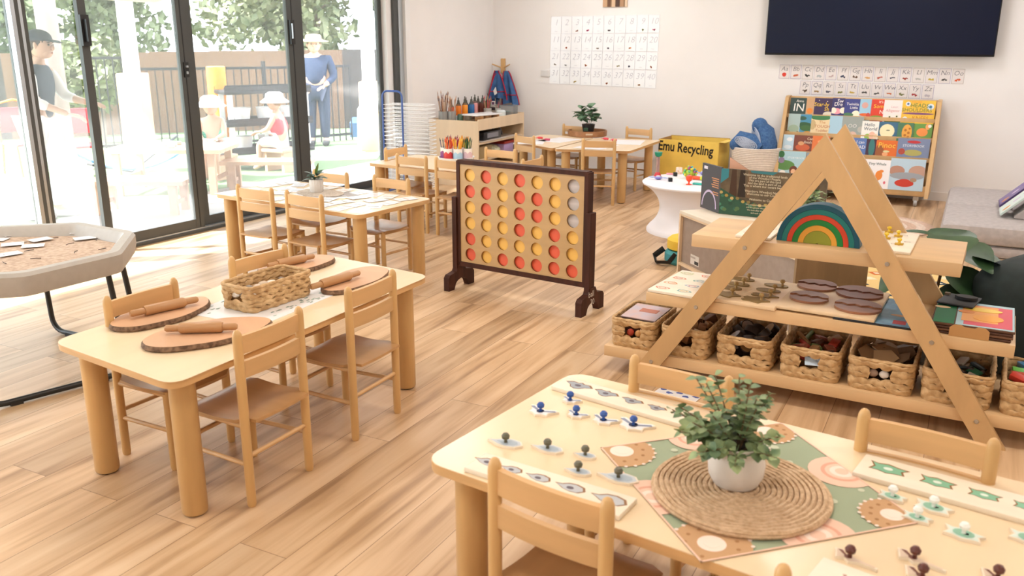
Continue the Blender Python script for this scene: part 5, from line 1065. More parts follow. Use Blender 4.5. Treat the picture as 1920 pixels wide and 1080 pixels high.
book('dark plum book with a teal stripe on the third row', -.895, .606, -.780, .423, Y3, '42283E', (), [(.5, .45, .028, .09, '3A7A7A')])
book('orange book lettered Pinoc on the third row', -.798, .601, -.605, .419, Y3-.008, 'E0702E', [('Pinoc', .5, .27, .072, 'F4CC4A')], [(.15, .7, .05, .08, '9A5A34'), (.45, .72, .026, .02, 'E8A878'), (.5, .95, .03, .02, 'E8E0D8'), (.5, .58, .03, .010, 'E0D8A0')])
book('grey blue storybook with a red title on the third row', -.607, .632, -.325, .462, Y3-.012, '7A88A8', [('STORYBOOK', .5, .42, .032, 'E8ECF4')], [(.5, .2, .06, .014, 'C0343A'), (.5, .8, .08, .03, 'B0A860'), (.15, .75, .03, .03, 'B04A3A')])
book('green countryside storybook at the left of the bottom row', -1.693, .457, -1.430, .221, Y4, 'A8CCD8', [('STORYBOOK', .65, .28, .028, 'F4F8FA')], [(.25, .6, .10, .05, '5A8A4A'), (.1, .15, .03, .035, '2F6A3A'), (.75, .95, .08, .05, '6AA050'), (.12, .4, .03, .03, '8A7A9A'), (.6, .8, .04, .045, '6A3A2A'), (.6, .85, .025, .025, 'E8B890'), (.2, .92, .03, .025, 'F0EEEA')])
book('muted blue book half hidden behind the shelf leg, bottom row', -1.425, .452, -1.16, .22, Y4, '8A9AA8', (), [(.5, .5, .06, .06, 'C8B890')])
book('orange brown book hidden behind the shelf apex, bottom row', -1.155, .445, -.89, .22, Y4, 'C8A070', (), [(.5, .8, .06, .03, '6AA0D0')])
book('white book lettered Tiny Whale with an orange drawing', -.886, .424, -.640, .185, Y4-.012, 'F2F0F2', [('Tiny Whale', .52, .17, .034, '3A5A5A')], [(.62, .62, .032, .045, 'E88A3A'), (.52, .8, .03, .018, 'E88A3A'), (.70, .45, .02, .014, 'E88A3A'), (.05, .25, .02, .03, '3A6A9A'), (.85, .9, .01, .015, 'D86A7A')])
book('canyon landscape book at the right of the bottom row', -.640, .448, -.335, .184, Y4-.005, 'B8D0E0', (), [(.2, .45, .07, .05, 'B88A78'), (.8, .45, .08, .06, 'C09A88'), (.5, .62, .15, .035, '9AA0A8'), (.45, .88, .085, .035, 'C83A28'), (.45, .8, .05, .02, 'C83A28'), (.7, .75, .03, .02, 'A88A70')])

# ================================================================ CABINET, BIG BOOK, POUFS
cA = (-1.645, 5.585); cz_ = .45
t = thing('low_cabinet', 'low birch cabinet seen from its grey-brown back, behind the A-frame shelf', 'cabinet', (*cA, 0), R(-45)); cb = mat('cabinet_back_board', (.34, .265, .215), .6, .05, 30)
L_ = 1.30; D_ = .46
q = MB(); q.bx(0, L_, 0, D_, cz_-.018, cz_, plyw); q.build('cabinet_top', t)
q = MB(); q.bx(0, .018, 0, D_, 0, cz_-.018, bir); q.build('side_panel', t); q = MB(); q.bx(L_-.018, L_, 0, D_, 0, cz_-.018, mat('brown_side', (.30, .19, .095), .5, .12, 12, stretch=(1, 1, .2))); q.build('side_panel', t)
q = MB(); q.bx(.018, L_-.018, .02, .028, .0, cz_-.018, cb); q.build('back_panel', t)
for z0_, z1_ in ((cz_-.032, cz_-.018), (.085, .105), (.0, .015)): q = MB(); q.bx(.018, L_-.018, .002, .02, z0_, z1_, bir); q.build('rail', t)
q = MB(); q.box((.20, .019, .155), (.11, .001, .065), flat('E0DCD6')); q.box((.225, .0183, .140), (.05, .001, .022), flat('2A2A2A')); q.box((.18, .0183, .17), (.06, .001, .012), flat('B8B0A8')); q.build('sticker', t)
# big open board book
t = thing('big_board_book', 'large open board book with a forest picture and white text standing on the low cabinet', 'book', (-1.39, 5.60, cz_+.001), R(-3))
cov = mat('forest_print', (.10, .075, .05), .35, col2=(.17, .125, .075), scale=14); bwid, bhei = .66, .295
q = MB(); q.bx(0, bwid, 0, .014, 0, bhei, cov); Mb = Matrix.Translation((0, -.0006, 0)) @ Matrix.Rotation(R(90), 4, 'X'); n_ = 0
def bs(pts, c):
    global n_; n_ += 1; q.add([Mb @ Vector((max(.001, min(bwid-.001, a)), max(.001, min(bhei-.001, b)), .00012*n_)) for a, b in pts], [tuple(range(len(pts)))], flat(c, .4))
bs([(0, bhei), (.05, bhei), (.05, .24), (0, .20)], '3A8A98'); bs([(.18, bhei), (.36, bhei), (.33, .275), (.2, .28)], '3A7F8A')
for x_, w_, c in ((.06, .05, '4A3428'), (.115, .05, '2E2420'), (.17, .025, '7A6048'), (.43, .05, '2A201E'), (.49, .035, '6A5A4A'), (.58, .04, '5A4A30')): bs([(x_, .12), (x_+w_, .12), (x_+w_*.8, bhei), (x_+w_*.2, bhei)], c)
bs([(0, 0), (bwid, 0), (bwid, .10), (.4, .06), (.2, .08), (.08, .13), (0, .17)], '2F5A48')
rn = random.Random(5)
for i in range(46): x_ = rn.uniform(0, bwid); bs(circ(rn.uniform(.008, .016), 9, x_, rn.uniform(.03, .13-.05*math.sin(x_/bwid*PI)), .8), rn.choice(['3F7A62', '2A4F42', '4A8A70', '5A7A50', '356A58']))
for i in range(17): u = i/16; x_ = .01+.58*u; bs(circ(.012, 10, x_, .135-.055*math.sin(u*PI)+rn.uniform(-.008, .008), .85), rn.choice(['B8A05A', 'A8904A', 'C8B070', '8A7A48']))
for i, s_ in enumerate(('Welcome to the traditional lands', 'of the Wiradjuri People.', 'We are part of this land', 'and the land is part of us.', 'This is where our centre began.', '', 'Wambirra Wiradjuri Ngiyang', 'Welcome to our Country', '', 'Welcome to Country', '', 'We acknowledge the land we learn on', 'and the people who cared for it first.', 'We look after the trees, the water', 'and each other every day.')):
    if s_: n_ += 1; q.text(s_, Mb @ Matrix.Translation((.285, .268-.0172*i, .00014*n_)), .0205 if i < 10 else .014, flat('E8DCC0', .4), 0, .004)
q.build('right_page', t)
q = MB(); q.T = Matrix.Rotation(R(138), 4, 'Z'); dk = flat('4A4A50'); q.bx(0, .24, -.014, 0, 0, .30, dk)
Mb2 = Matrix.Translation((0, .0006, 0)) @ Matrix.Rotation(R(90), 4, 'X') @ Matrix.Scale(-1, 4, (0, 0, 1))
for i in range(7): q.bx(.02, .11-.01*(i % 3), .0004, .0012, .215-.014*i-(.02 if i > 4 else 0), .221-.014*i-(.02 if i > 4 else 0), flat('D8986A'))
for k in range(14):
    a0, a1 = PI*k/14, PI*(k+1)/14; q.add([(.13+r_*math.cos(a), .0012, .02+.115*math.sin(a)*r_/.095) for a, r_ in ((a0, .095), (a1, .095), (a1, .083), (a0, .083))], [(0, 1, 2, 3)], flat('CDBFE0'))
q.bx(.17, .215, .0006, .0012, .265, .285, flat('E8E4F0')); q.build('left_page', t)
simple('peach_card', 'peach card with black edge standing behind the open board book', 'card', (-1.30, 5.735, cz_+.001), lambda q: (q.add([(-.09, 0, 0), (.09, 0, 0), (.09, 0, .27), (-.09, 0, .345)], [(0, 1, 2, 3)], flat('E0A888')), q.add([(-.09, .004, 0), (.09, .004, 0), (.09, .004, .27), (-.09, .004, .345)], [(3, 2, 1, 0)], flat('B88870')), q.box((.092, 0, .26), (.006, .006, .03), black)), R(-25))
simple('blue_cup', 'small dark blue cup behind the left page of the board book', 'cup', (-1.50, 5.80, cz_), lambda q: q.lathe([(.02, 0), (.022, .20), (.034, .30), (.036, .335), (.032, .335), (.03, .31), (0, .30)], flat('3A5A8A', .3), n=18)) if 0 else None
# poufs by the cabinet
t = thing('floor_cushion', 'yellow and teal round floor cushion stack beside the low cabinet', 'cushion', (-1.70, 5.98, 0)); q = MB(); q.lathe([(.13, .0), (.15, .02), (.15, .075), (.13, .095)], flat('4A9AA0', .8), n=28); q.build('teal_cushion', t)
q = MB(); q.lathe([(.11, .096), (.135, .11), (.135, .17), (.11, .19), (0, .19)], flat('E8C040', .7), n=28); q.build('yellow_cushion', t)
q = MB(); q.tube([(-.145, -.06, .10), (-.20, -.10, .05), (-.17, -.15, .015), (-.07, -.17, .03), (-.03, -.15, .09)], .014, black, 6, sc=(1.6, .4)); q.build('strap', t)

# ================================================================ SOFA, GREEN SEAT, RUGS
t = thing('floor_sofa', 'low grey fold-out floor sofa along the back wall at the right', 'sofa', (-.10, 7.10, 0)); q = MB()
q.rbox((1.05, .98, .045), (1.98, 1.90, .088), grayup, .03, seg=3) if 0 else q.rbox((1.05, .98, .045), (1.98, 1.90, .088), grayup, .03)
q.build('base_cushion', t)
q = MB(); q.rbox((1.02, .47, .165), (2.06, .92, .15), grayup, .05); q.build('front_cushion', t); q = MB(); q.rbox((1.02, 1.42, .168), (2.06, .95, .15), grayup, .05); q.build('rear_cushion', t)
t = thing('wedge_cushion', 'grey wedge backrest on the floor sofa with picture books leaning on it', 'cushion', (.36, 7.45, .245)); q = MB(); q.T = TR(0, 0, 0, 0, R(90)); 
q.T = Matrix(((1, 0, 0, 0), (0, 0, -1, .8), (0, 1, 0, 0), (0, 0, 0, 1))); q.prism(rpoly([(0, 0), (1.0, 0), (1.0, .45), (.42, .42)], .03), 0, .75, grayup); q.build('wedge_body', t)
def lean_book(label, y, c1, c2, x_off):
    q = MB(); a = math.atan2(.42, .42); q.T = TR(.30+x_off, y, .262) @ Matrix.Rotation(-a, 4, 'Y'); q.box((.24, 0, .0), (.48, .30, .012), flat(c1, .4)); q.box((.24, 0, .0068), (.46, .28, .0015), flat(c2, .4))
    for i in range(4): q.prism(circ(.035, 12, .06+.09*i, -.07+.05*(i % 3), .7), .0078, .0085, flat(['E8A05A', 'D8C8E0', '8A6AA8', 'E8D8C8'][i]))
    o = q.build('picture_book'); tag(o, label, 'book', 'books leaning on the wedge cushion')
lean_book('purple picture book leaning on the far end of the grey wedge', 8.04, '4A3A6A', '7A6AA0', -.02)
lean_book('pale mint picture book leaning on the near end of the grey wedge', 7.64, 'C8D8D4', 'D8E8E4', -.02)
gv = mat('dark_green_velvet', (.008, .018, .018), .75, .2, 15)
t = thing('green_seat', 'dark green upholstered seat cut off at the right edge', 'seat', (.30, 4.74, 0), R(-27)); q = MB(); q.rbox((.42, .10, .275), (1.1, .8, .54), gv, .14, seg=4); q.build('seat_body', t)
def rug_rings(label, x, y, r, cols, sy=1):
    q = MB(); n = len(cols)
    for i, c in enumerate(cols): rr_ = r*(1-i/n); q.prism(circ(rr_, 48, 0, 0, sy), .001+.0006*i, .006+.0006*i, mat('rug_'+c, tuple(v for v in flat(c).node_tree.nodes['Principled BSDF'].inputs['Base Color'].default_value[:3]), .95, .12, 60))
    o = q.build('round_rug'); o.location = (x, y, .0); tag(o, label, 'rug')
rug_rings('round pinkish woven rug with rings before the book display', -.66, 8.02, .50, ['D2B4A0', 'DCC8B8', 'CDAE98', 'DECBBB', 'C8A890', 'DCC6B4', 'CEB09C'])
q = MB(); q.bx(-.5, .5, -.75, .75, .001, .008, flat('E0C080', .95)); 
for i in range(9):
    for j in range(5):
        c = ['A8322E', '2A3A4A', 'E8D8B0', 'C8642A'][(i+j) % 4]; x_, y_ = -.4+.2*j, -.66+.165*i; q.prism([(x_-.06, y_), (x_, y_-.05), (x_+.06, y_), (x_, y_+.05)], .0082, .0088, flat(c, .95)); q.prism([(x_-.025, y_), (x_, y_-.02), (x_+.025, y_), (x_, y_+.02)], .009, .0095, flat('F0E4C8', .95))
o = loose('patterned_rug', 'yellow rug with red and dark diamond pattern behind the A-frame shelf', 'rug', q, (-.48, 6.1, 0), R(-12))

# ================================================================ TRAY TABLE (left)
tcx, tcy = -3.92, 2.42; arz = math.atan2(.667, .745)
t = thing('sensory_tray', 'grey plastic octagonal tray table of sand on black tube legs by the glass doors', 'tray table', (tcx, tcy, 0), arz)
gp_ = mat('grey_tray_plastic', (.46, .43, .395), .5, .03, 30, bump=.2); zt_ = .612; ap = .545
def octa(a, ch=.30): 
    R_ = a/math.cos(PI/8); return [(R_*math.cos(PI/8+PI/4*i), R_*math.sin(PI/8+PI/4*i)) for i in range(8)]
q = MB(); lev = [(ap-.04, zt_-.11), (ap-.01, zt_-.10), (ap, zt_-.06), (ap, zt_-.015), (ap-.012, zt_), (ap-.05, zt_), (ap-.062, zt_-.012), (ap-.085, zt_-.075)]
vs = []; fs = []
for a, z in lev:
    P = rpoly(octa(a), .035, 3); vs += [(x, y, z) for x, y in P]
n = len(P)
for k in range(len(lev)-1):
    for i in range(n): fs.append((k*n+i, k*n+(i+1) % n, (k+1)*n+(i+1) % n, (k+1)*n+i))
q.add(vs, fs, gp_, True); q.add(vs, [tuple(range((len(lev)-1)*n, len(lev)*n)), tuple(range(n-1, -1, -1))], gp_); q.build('tray_shell', t)
q = MB(); sand = mat('sand', (.44, .31, .225), .95, col2=(.62, .47, .36), scale=45, bump=.8); n = 26; vs = []; fs = []; oc = ap-.083
for i in range(n+1):
    for j in range(n+1):
        x, y = (i/n-.5)*2*oc, (j/n-.5)*2*oc; k_ = max(abs(x), abs(y), abs(x+y)/math.sqrt(2), abs(x-y)/math.sqrt(2)); 
        if k_ > oc: x *= oc/k_; y *= oc/k_
        vs.append((x, y, zt_-.052+.004*math.sin(9*x)*math.cos(7*y)))
for i in range(n):
    for j in range(n): a = i*(n+1)+j; fs.append((a, a+n+1, a+n+2, a+1))
q.add(vs, fs, sand, True); o = q.build('sand_layer', t); o['kind'] = 'stuff'
tb = mat('black_tube', (.02, .022, .024), .4)
Mi = Matrix.Translation((tcx, tcy, 0)) @ Matrix.Rotation(arz, 4, 'Z'); Mi = Mi.inverted()
def W2(x, y, z): return tuple(Mi @ Vector((x, y, z)))
def uframe(a, b):
    a = Vector((*a, 0)); b = Vector((*b, 0)); d = (b-a).normalized(); pts = []; c = Vector((tcx, tcy, 0))
    ta = a+(c-a)*.08; tb_ = b+(c-b)*.08
    pts = [(ta.x, ta.y, zt_-.09), (a.x, a.y, .10)]
    for k in range(1, 6): u = PI/2*k/5; p = a+d*.08*(1-math.cos(u)); pts.append((p.x, p.y, .095-.078*math.sin(u)))
    for k in range(0, 6): u = PI/2*k/5; p = b-d*.08*(1-math.sin(u)); pts.append((p.x, p.y, .095-.078*math.cos(u)))
    pts += [(b.x, b.y, .10), (tb_.x, tb_.y, zt_-.09)]
    q = MB(); q.tube([W2(*p) for p in pts], .0135, tb, 10); fr = q.build('tube_frame', t)
    for u in (.2, .8): p = a+(b-a)*u; q = MB(); q.box(W2(p.x, p.y, .010), (.05, .03, .02), rubber, math.atan2(d.y, d.x)-arz); q.build('rubber_foot', fr)
uframe((-3.60, 2.03), (-3.42, 2.62)); uframe((-4.28, 2.90), (-4.02, 3.0)) if 0 else uframe((-4.30, 2.86), (-3.62, 2.86))
for i, (x, y, r, l) in enumerate(((-4.330, 2.744, 70, 'at the far left of the sand'), (-4.229, 2.892, 60, 'nearest the door side of the sand'), (-4.072, 2.943, 40, 'at the far edge of the sand'), (-4.124, 2.597, 55, 'left of the middle of the sand'), (-4.100, 2.729, 80, 'in the middle of the sand'), (-4.004, 2.622, 50, 'in front of the middle card'), (-3.930, 2.853, 62, 'at the right of the sand'), (-3.946, 2.461, 75, 'at the near edge of the sand'), (-4.290, 2.624, 30, 'cut by the left edge of the view'))):
    rx_ = x; ry_ = y
    simple('paper_card', 'white paper card lying %s' % l, 'card', (rx_, ry_, zt_-.044), lambda q: q.box((0, 0, 0), (.10, .075, .0012), paper), R(r), 'white cards in the sand tray')
for i in range(14):
    x = -4.25+.6*((i*5) % 14)/13; y = 2.25+.6*i/13
    simple('twig', 'small dark twig in the sand tray, number %s from the edge nearest the camera' % ['one', 'two', 'three', 'four', 'five', 'six', 'seven', 'eight', 'nine', 'ten', 'eleven', 'twelve', 'thirteen', 'fourteen'][i], 'twig', (x, y, zt_-.046), lambda q: q.tube([(0, 0, 0), (.02, .004, .002), (.045, -.002, .001)], .0018, flat('3A2018'), 5), random.uniform(0, 6), 'twigs in the sand tray')
# ================================================================ OUTSIDE
GZ = -.10
conc = mat('pale_concrete', (.42, .39, .37), .9, .06, 6); turf = mat('artificial_turf', (.16, .24, .12), .95, .2, 60)
gq = MB(); gq.poly([(-5.66, -8, GZ), (-5.3, 40, GZ), (-40, 40, GZ), (-40, -8, GZ)][::-1], turf); struct('ground_turf', gq)
gq = MB(); gq.poly([DW(-8, -.13, GZ+.012), DW(9, -.13, GZ+.012), DW(9, -1.9, GZ+.012), DW(-8, -1.9, GZ+.012)], conc); dbox(gq, -8, 9, -.14, -.12, GZ, 0, conc); struct('path_paving', gq)
ev = MB(); dbox(ev, -8, 5, -1.25, -.10, 2.62, 2.72, white); struct('trim_4', ev)
def at_(label, name, cat, x, y, fn, rz=0, group=None, z=GZ): q = MB(); fn(q); return loose(name, label, cat, q, (x, y, z), rz, group=group)
# posts with pads
def post(label, x, y, w, padz0, padz1, pads, padc):
    t = thing('verandah_post', label, 'post', (x, y, GZ), R(27), 'white verandah posts'); q = MB(); q.box((0, 0, 1.7), (w, w, 3.4), white); q.build('post_shaft', t); q = MB(); q.rbox((0, 0, (padz0+padz1)/2), (pads, pads, padz1-padz0), flat(padc, .8), .02); q.build('safety_pad', t)
post('white verandah post with a pale peach pad, beyond the left glass pane', -9.35, 7.75, .15, .3, 1.22, .30, 'F0C8A0')
post('white verandah post with a cream and orange pad, beyond the right glass pane', -7.55, 10.20, .16, .1, 1.06, .26, 'F0D2A0')
def unit(x0, y0, x1, y1): d = Vector((x1-x0, y1-y0, 0)); return d.length, math.atan2(d.y, d.x)
def fence_panel(label, x0, y0, x1, y1, h, m, group):
    L, a = unit(x0, y0, x1, y1); t = thing('fence_panel', label, 'fence', (x0, y0, GZ), a, group); q = MB(); n = int(L/.12)
    for i in range(n): q.box((L*(i+.5)/n, .004*(i % 2), h/2), (L/n+.004, .02, h), m)
    q.build('palings', t); q = MB(); q.bx(0, L, .012, .05, h*.2, h*.2+.08, m); q.bx(0, L, .012, .05, h*.8, h*.8+.08, m); q.build('rails', t)
brn = mat('brown_paling', (.20, .115, .075), .85, .2, 12, stretch=(8, 8, .5)); dkp = mat('dark_paling', (.075, .062, .058), .85, .2, 12, stretch=(8, 8, .5))
FP = [(-15.9, 7.2), (-14.25, 9.27), (-12.9, 11.1), (-12.2, 11.8), (-11.2, 12.8), (-10.5, 13.4), (-9.4, 14.2), (-8.2, 15.0)]
FL = ['grey brown paling fence at the far left', 'brown paling fence behind the red chairs', 'brown paling fence seen through the second pane', 'brown paling fence behind the black shelves', 'tall brown fence panel left of the person in the hat', 'dark paling fence behind the person in the hat', 'dark paling fence at the right edge of the doors']
for i in range(7): fence_panel(FL[i], *FP[i], *FP[i+1], 1.38+.012*i, dkp if i in (0, 5, 6) else brn, 'paling fence panels')
def pool(label, x0, y0, x1, y1, h):
    L, a = unit(x0, y0, x1, y1); t = thing('picket_fence', label, 'fence', (x0, y0, GZ), a, 'black picket fence'); m = mat('black_fence', (.02, .02, .025), .5); q = MB(); n = int(L/.11)
    for i in range(n+1): q.box((L*i/n, 0, h/2), (.016, .016, h), m)
    q.build('pickets', t); q = MB(); q.bx(0, L, -.015, .015, h-.04, h, m); q.bx(0, L, -.015, .015, .08, .12, m); q.build('rails', t); q = MB(); q.box((0, 0, h/2+.04), (.05, .05, h+.08), m); q.build('fence_post', t)
pool('black picket fence at the left beyond the red chairs', -11.4, 8.7, -10.9, 9.15, 1.38); pool('black picket fence behind the outdoor tables', -10.9, 9.15, -9.75, 10.5, 1.22); pool('black picket fence behind the black shelves', -9.75, 10.5, -9.2, 11.9, 1.22); pool('low black picket fence right of the person in the hat', -9.0, 12.2, -7.6, 13.2, .95)
# trees
bk_ = mat('outdoor_bark', (.30, .22, .18), .9, .2, 12)
def tree(label, x, y, h, cr, cz, n, c1, c2, seed, tr=.10):
    rn = random.Random(seed); t = thing('tree', label, 'tree', (x, y, GZ), 0, 'trees beyond the fence'); q = MB(); q.tube([(0, 0, 0), (.05, .02, h*.4), (-.03, .05, h*.75)], [tr, tr*.8, tr*.5], bk_, 8)
    for i in range(5): a = rn.uniform(0, 6.28); q.tube([(0, 0, h*.4), (cr*.5*math.cos(a), cr*.5*math.sin(a), h*.7)], [tr*.5, tr*.2], bk_, 6)
    q.build('trunk', t); q = MB(); lm = mat('tree_leaf_%s' % seed, c1, .6, col2=c2, scale=3)
    cl = []
    for i in range(26):
        a = rn.uniform(0, 6.28); e_ = rn.uniform(-1.2, 1.5); r_ = cr*rn.uniform(.45, .95); cl.append((r_*math.cos(a)*math.cos(e_), r_*math.sin(a)*math.cos(e_), cz+r_*.75*math.sin(e_), cr*rn.uniform(.22, .38)))
    vs = []; fs = []
    for i in range(n):
        c = cl[i % 26]; d = Vector((rn.gauss(0, 1), rn.gauss(0, 1), rn.gauss(0, 1))).normalized()*c[3]*rn.uniform(.5, 1.05); p = Vector(c[:3])+d; u = Vector((rn.gauss(0, 1), rn.gauss(0, 1), rn.gauss(0, 1))).normalized(); w = u.orthogonal().normalized(); s = rn.uniform(.07, .13); k = len(vs)
        vs += [p-u*s, p+w*s*.5, p+u*s, p-w*s*.5]; fs.append((k, k+1, k+2, k+3))
    q.add(vs, fs, lm); o = q.build('foliage', t); o['kind'] = 'stuff'
tree('dense green tree beyond the brown fence, in the second pane', -12.6, 15.2, 5, 2.5, 2.75, 17000, (.09, .12, .05), (.27, .28, .15), 1)
tree('blue green tree beyond the fence behind the person in the hat', -10.0, 17.2, 5, 2.1, 2.6, 14000, (.07, .11, .07), (.19, .24, .17), 2)
tree('pale olive tree at the right edge of the glass doors', -8.6, 16.6, 5, 1.5, 2.3, 8000, (.09, .12, .07), (.25, .28, .18), 3)
tree('sparse pale tree beyond the fence in the first pane', -16.2, 12.2, 5, 1.7, 2.4, 6000, (.09, .12, .05), (.24, .27, .15), 4)
tree('light green tree at the far left of the view', -18.0, 10.2, 5, 1.8, 2.3, 6000, (.10, .13, .08), (.26, .3, .2), 5)
tree('small bushy tree just inside the fence behind the tree trunk', -12.4, 9.6, 2.0, .7, 1.0, 2600, (.12, .14, .06), (.28, .30, .16), 6, .04)
at_('pale smooth tree trunk standing on the turf beyond the woman in the cap', 'tree', 'tree', -9.3, 6.65, lambda q: q.lathe([(.20, 0), (.14, .12), (.115, .5), (.11, 3.6)], mat('pale_trunk', (.36, .28, .25), .9, .1, 8), n=14))
at_('white shade sail corner hanging above the left glass panes', 'shade_sail', 'shade sail', -8.2, 5.6, lambda q: q.add([(-1.5, -2.2, 2.15), (.75, .95, 1.98), (1.3, 2.1, 2.4), (1.6, -2.0, 2.9), (-1.5, -2.2, 2.2), (.75, .95, 2.03), (1.3, 2.1, 2.45), (1.6, -2.0, 2.95)], [(0, 3, 2, 1), (4, 5, 6, 7), (0, 1, 5, 4), (1, 2, 6, 5), (2, 3, 7, 6), (3, 0, 4, 7)], flat('E8E4E0', .8)))
# furniture outside
ow = mat('outdoor_pine', (.62, .40, .27), .6, .1, 10)
def otable(label, x, y, w, d, h, rz, name='outdoor_table', cat='table'):
    t = thing(name, label, cat, (x, y, GZ), R(rz)); q = MB()
    for i in range(4): q.box((0, -d/2+d*(i+.5)/4, h-.02), (w, d/4-.008, .04), ow)
    q.build('slatted_top', t)
    for sx in (-1, 1):
        for sy in (-1, 1): q = MB(); q.box((sx*(w/2-.12), sy*(d/2-.06), (h-.04)/2), (.075, .05, h-.04), ow); q.build('leg', t)
        q = MB(); q.box((sx*(w/2-.12), 0, h*.35), (.03, d-.15, .04), ow); q.build('crossbar', t)
otable('pale pine outdoor table spread with craft bits, in the second pane', -7.75, 6.85, 1.25, .72, .50, 28)
otable('pale pine bench on the paving nearest the glass doors', -7.05, 5.80, .95, .42, .34, 28, 'outdoor_bench', 'bench')
otable('pale pine bench between the outdoor table and the children', -6.95, 7.45, 1.0, .34, .33, 30, 'outdoor_bench', 'bench')
for i in range(12): random.seed(40+i); at_('%s craft piece on the outdoor pine table, %s' % (['white', 'grey', 'cream'][i % 3], ['nearest the doors', 'second', 'third', 'farthest'][i//3]), 'craft_piece', 'craft piece', -7.75+random.uniform(-.35, .4), 6.85+random.uniform(-.15, .35), lambda q: q.rbox((0, 0, .02), (.07, .05, .035), flat(['EDEAE8', 'A8A8A4', 'E8E0DA'][i % 3]), .004), random.uniform(0, 3), 'craft pieces on the outdoor table', GZ+.50)
t = thing('shelf_trolley', 'black two tier shelf unit of white tubs on the turf beyond the doors', 'shelf', (-8.25, 8.85, GZ), R(62)); bm_ = flat('2C2C30')
for z in (.22, .58, .98): q = MB(); q.rbox((0, 0, z), (1.15, .45, .05), bm_, .01); q.bx(-.57, .57, -.22, -.20, z, z+.07, bm_); q.bx(-.57, .57, .20, .22, z, z+.07, bm_); q.build('shelf_tray', t)
for sx in (-1, 1):
    for sy in (-1, 1): q = MB(); q.box((sx*.5, sy*.18, .49), (.06, .05, .98), flat('D8D8D8')); q.build('upright', t)
for i in range(5):
    at_('white tub on the %s of the black outdoor shelf unit' % ['left of the middle shelf', 'centre of the middle shelf', 'right of the middle shelf', 'left of the lowest shelf', 'right of the lowest shelf'][i], 'tub', 'tub', -8.25+math.cos(R(62))*(-.3+.3*(i % 3)), 8.85+math.sin(R(62))*(-.3+.3*(i % 3)), lambda q: q.lathe([(.09, 0), (.11, .16), (.115, .17)], flat('EDEDED'), n=16), 0, 'tubs on the outdoor shelves', GZ+(.606 if i < 3 else .246))
at_('orange cylinder bin behind the black outdoor shelf unit', 'orange_bin', 'bin', -8.75, 8.55, lambda q: q.lathe([(.11, 0), (.12, .01), (.12, 1.28), (.11, 1.29)], flat('F0983A'), n=18))
at_('tall white bin with a grey printed label, right of the person in the hat', 'white_bin', 'bin', -7.75, 10.45, lambda q: (q.lathe([(.17, 0), (.19, .1), (.17, .66), (.14, .70), (0, .70)], flat('F0F0F0'), n=20), q.box((.06, -.165, .52), (.12, .004, .012), flat('8A8A8A')), q.box((.08, -.165, .49), (.07, .004, .02), flat('8A8A8A'))))
at_('pink towel hung over the low fence right of the person in the hat', 'towel', 'towel', -8.45, 12.4, lambda q: (q.rbox((0, 0, .98), (.50, .05, .80), mat('pink_towel', (.55, .38, .40), .9, .15, 10, stretch=(8, 1, 1)), .01)), R(35))
for x, y, l, r in ((-9.6, 7.05, 'red seated outdoor chair with an orange frame beside the peach padded post', 60), (-10.4, 6.95, 'red seated outdoor chair with an orange frame behind the woman in the cap', 80)):
    t = thing('outdoor_chair', l, 'chair', (x, y, GZ), R(r), 'red outdoor chairs'); rd_ = flat('E04A52'); of = flat('F0984A')
    q = MB(); q.rbox((0, 0, .38), (.45, .42, .03), rd_, .01); q.build('seat', t); q = MB(); q.rbox((0, .22, .66), (.40, .03, .30), rd_, .01); q.build('backrest', t)
    for s in (-1, 1): q = MB(); q.tube([(s*.22, -.24, 0), (s*.22, -.2, .36), (s*.22, .22, .38), (s*.22, .26, .85), (0, .26, .90)], .016, of, 8); q.tube([(s*.22, .26, 0), (s*.22, .18, .38)], .016, of, 8); q.build('frame', t)
at_('blue rocking hoop frame on the turf beyond the second pane', 'rocker_frame', 'rocker', -9.0, 7.35, lambda q: (q.tube([(-.7+1.4*i/12, 0, .10+.28*((i/6-1)**2)) for i in range(13)], .016, flat('6A9AD8'), 6), q.tube([(-.5, .3, .16), (.0, .3, .03), (.6, .3, .45)], .014, flat('5A5A68'), 6)), R(60))
at_('blue and yellow play mat on the ground behind the low picket fence', 'play_mat', 'mat', -8.9, 13.3, lambda q: (q.box((0, 0, .12), (2.2, 1.2, .24), flat('4A6E9A')), q.box((.3, -.62, .16), (.9, .04, .08), flat('E8CC6A'))), R(35))
at_('blue plastic bottle standing in the outdoor sand area by the doors', 'plastic_bottle', 'bottle', -6.75, 7.95, lambda q: (q.lathe([(.04, 0), (.045, .01), (.045, .16), (.025, .2), (.025, .22)], flat('D8EEF4', .3), n=14), q.lathe([(.046, .10), (.046, .14)], flat('3A8AC8', .3), n=14)), z=GZ+.02)

# ---------------------------------------------------------------- people
def skin(mb, nodes, edges, m, sub=1):
    """nodes {name:(x,y,z,r)}; grows one continuous skinned surface"""
    me = bpy.data.meshes.new('sk'); ks = list(nodes); me.from_pydata([nodes[k][:3] for k in ks], [(ks.index(a), ks.index(b)) for a, b in edges], [])
    o = bpy.data.objects.new('sk', me); C.objects.link(o); md = o.modifiers.new('s', 'SKIN'); md.use_smooth_shade = True
    for i, k in enumerate(ks):
        r = nodes[k][3]; me.skin_vertices[0].data[i].radius = r if hasattr(r, '__len__') else (r, r)
    me.skin_vertices[0].data[0].use_root = True
    sb = o.modifiers.new('b', 'SUBSURF'); sb.levels = sb.render_levels = sub+1
    dg = bpy.context.evaluated_depsgraph_get(); e_ = o.evaluated_get(dg); m2_ = e_.to_mesh()
    mb.add([v.co.copy() for v in m2_.vertices], [tuple(p.vertices) for p in m2_.polygons], m, True); e_.to_mesh_clear(); bpy.data.objects.remove(o)
    return mb
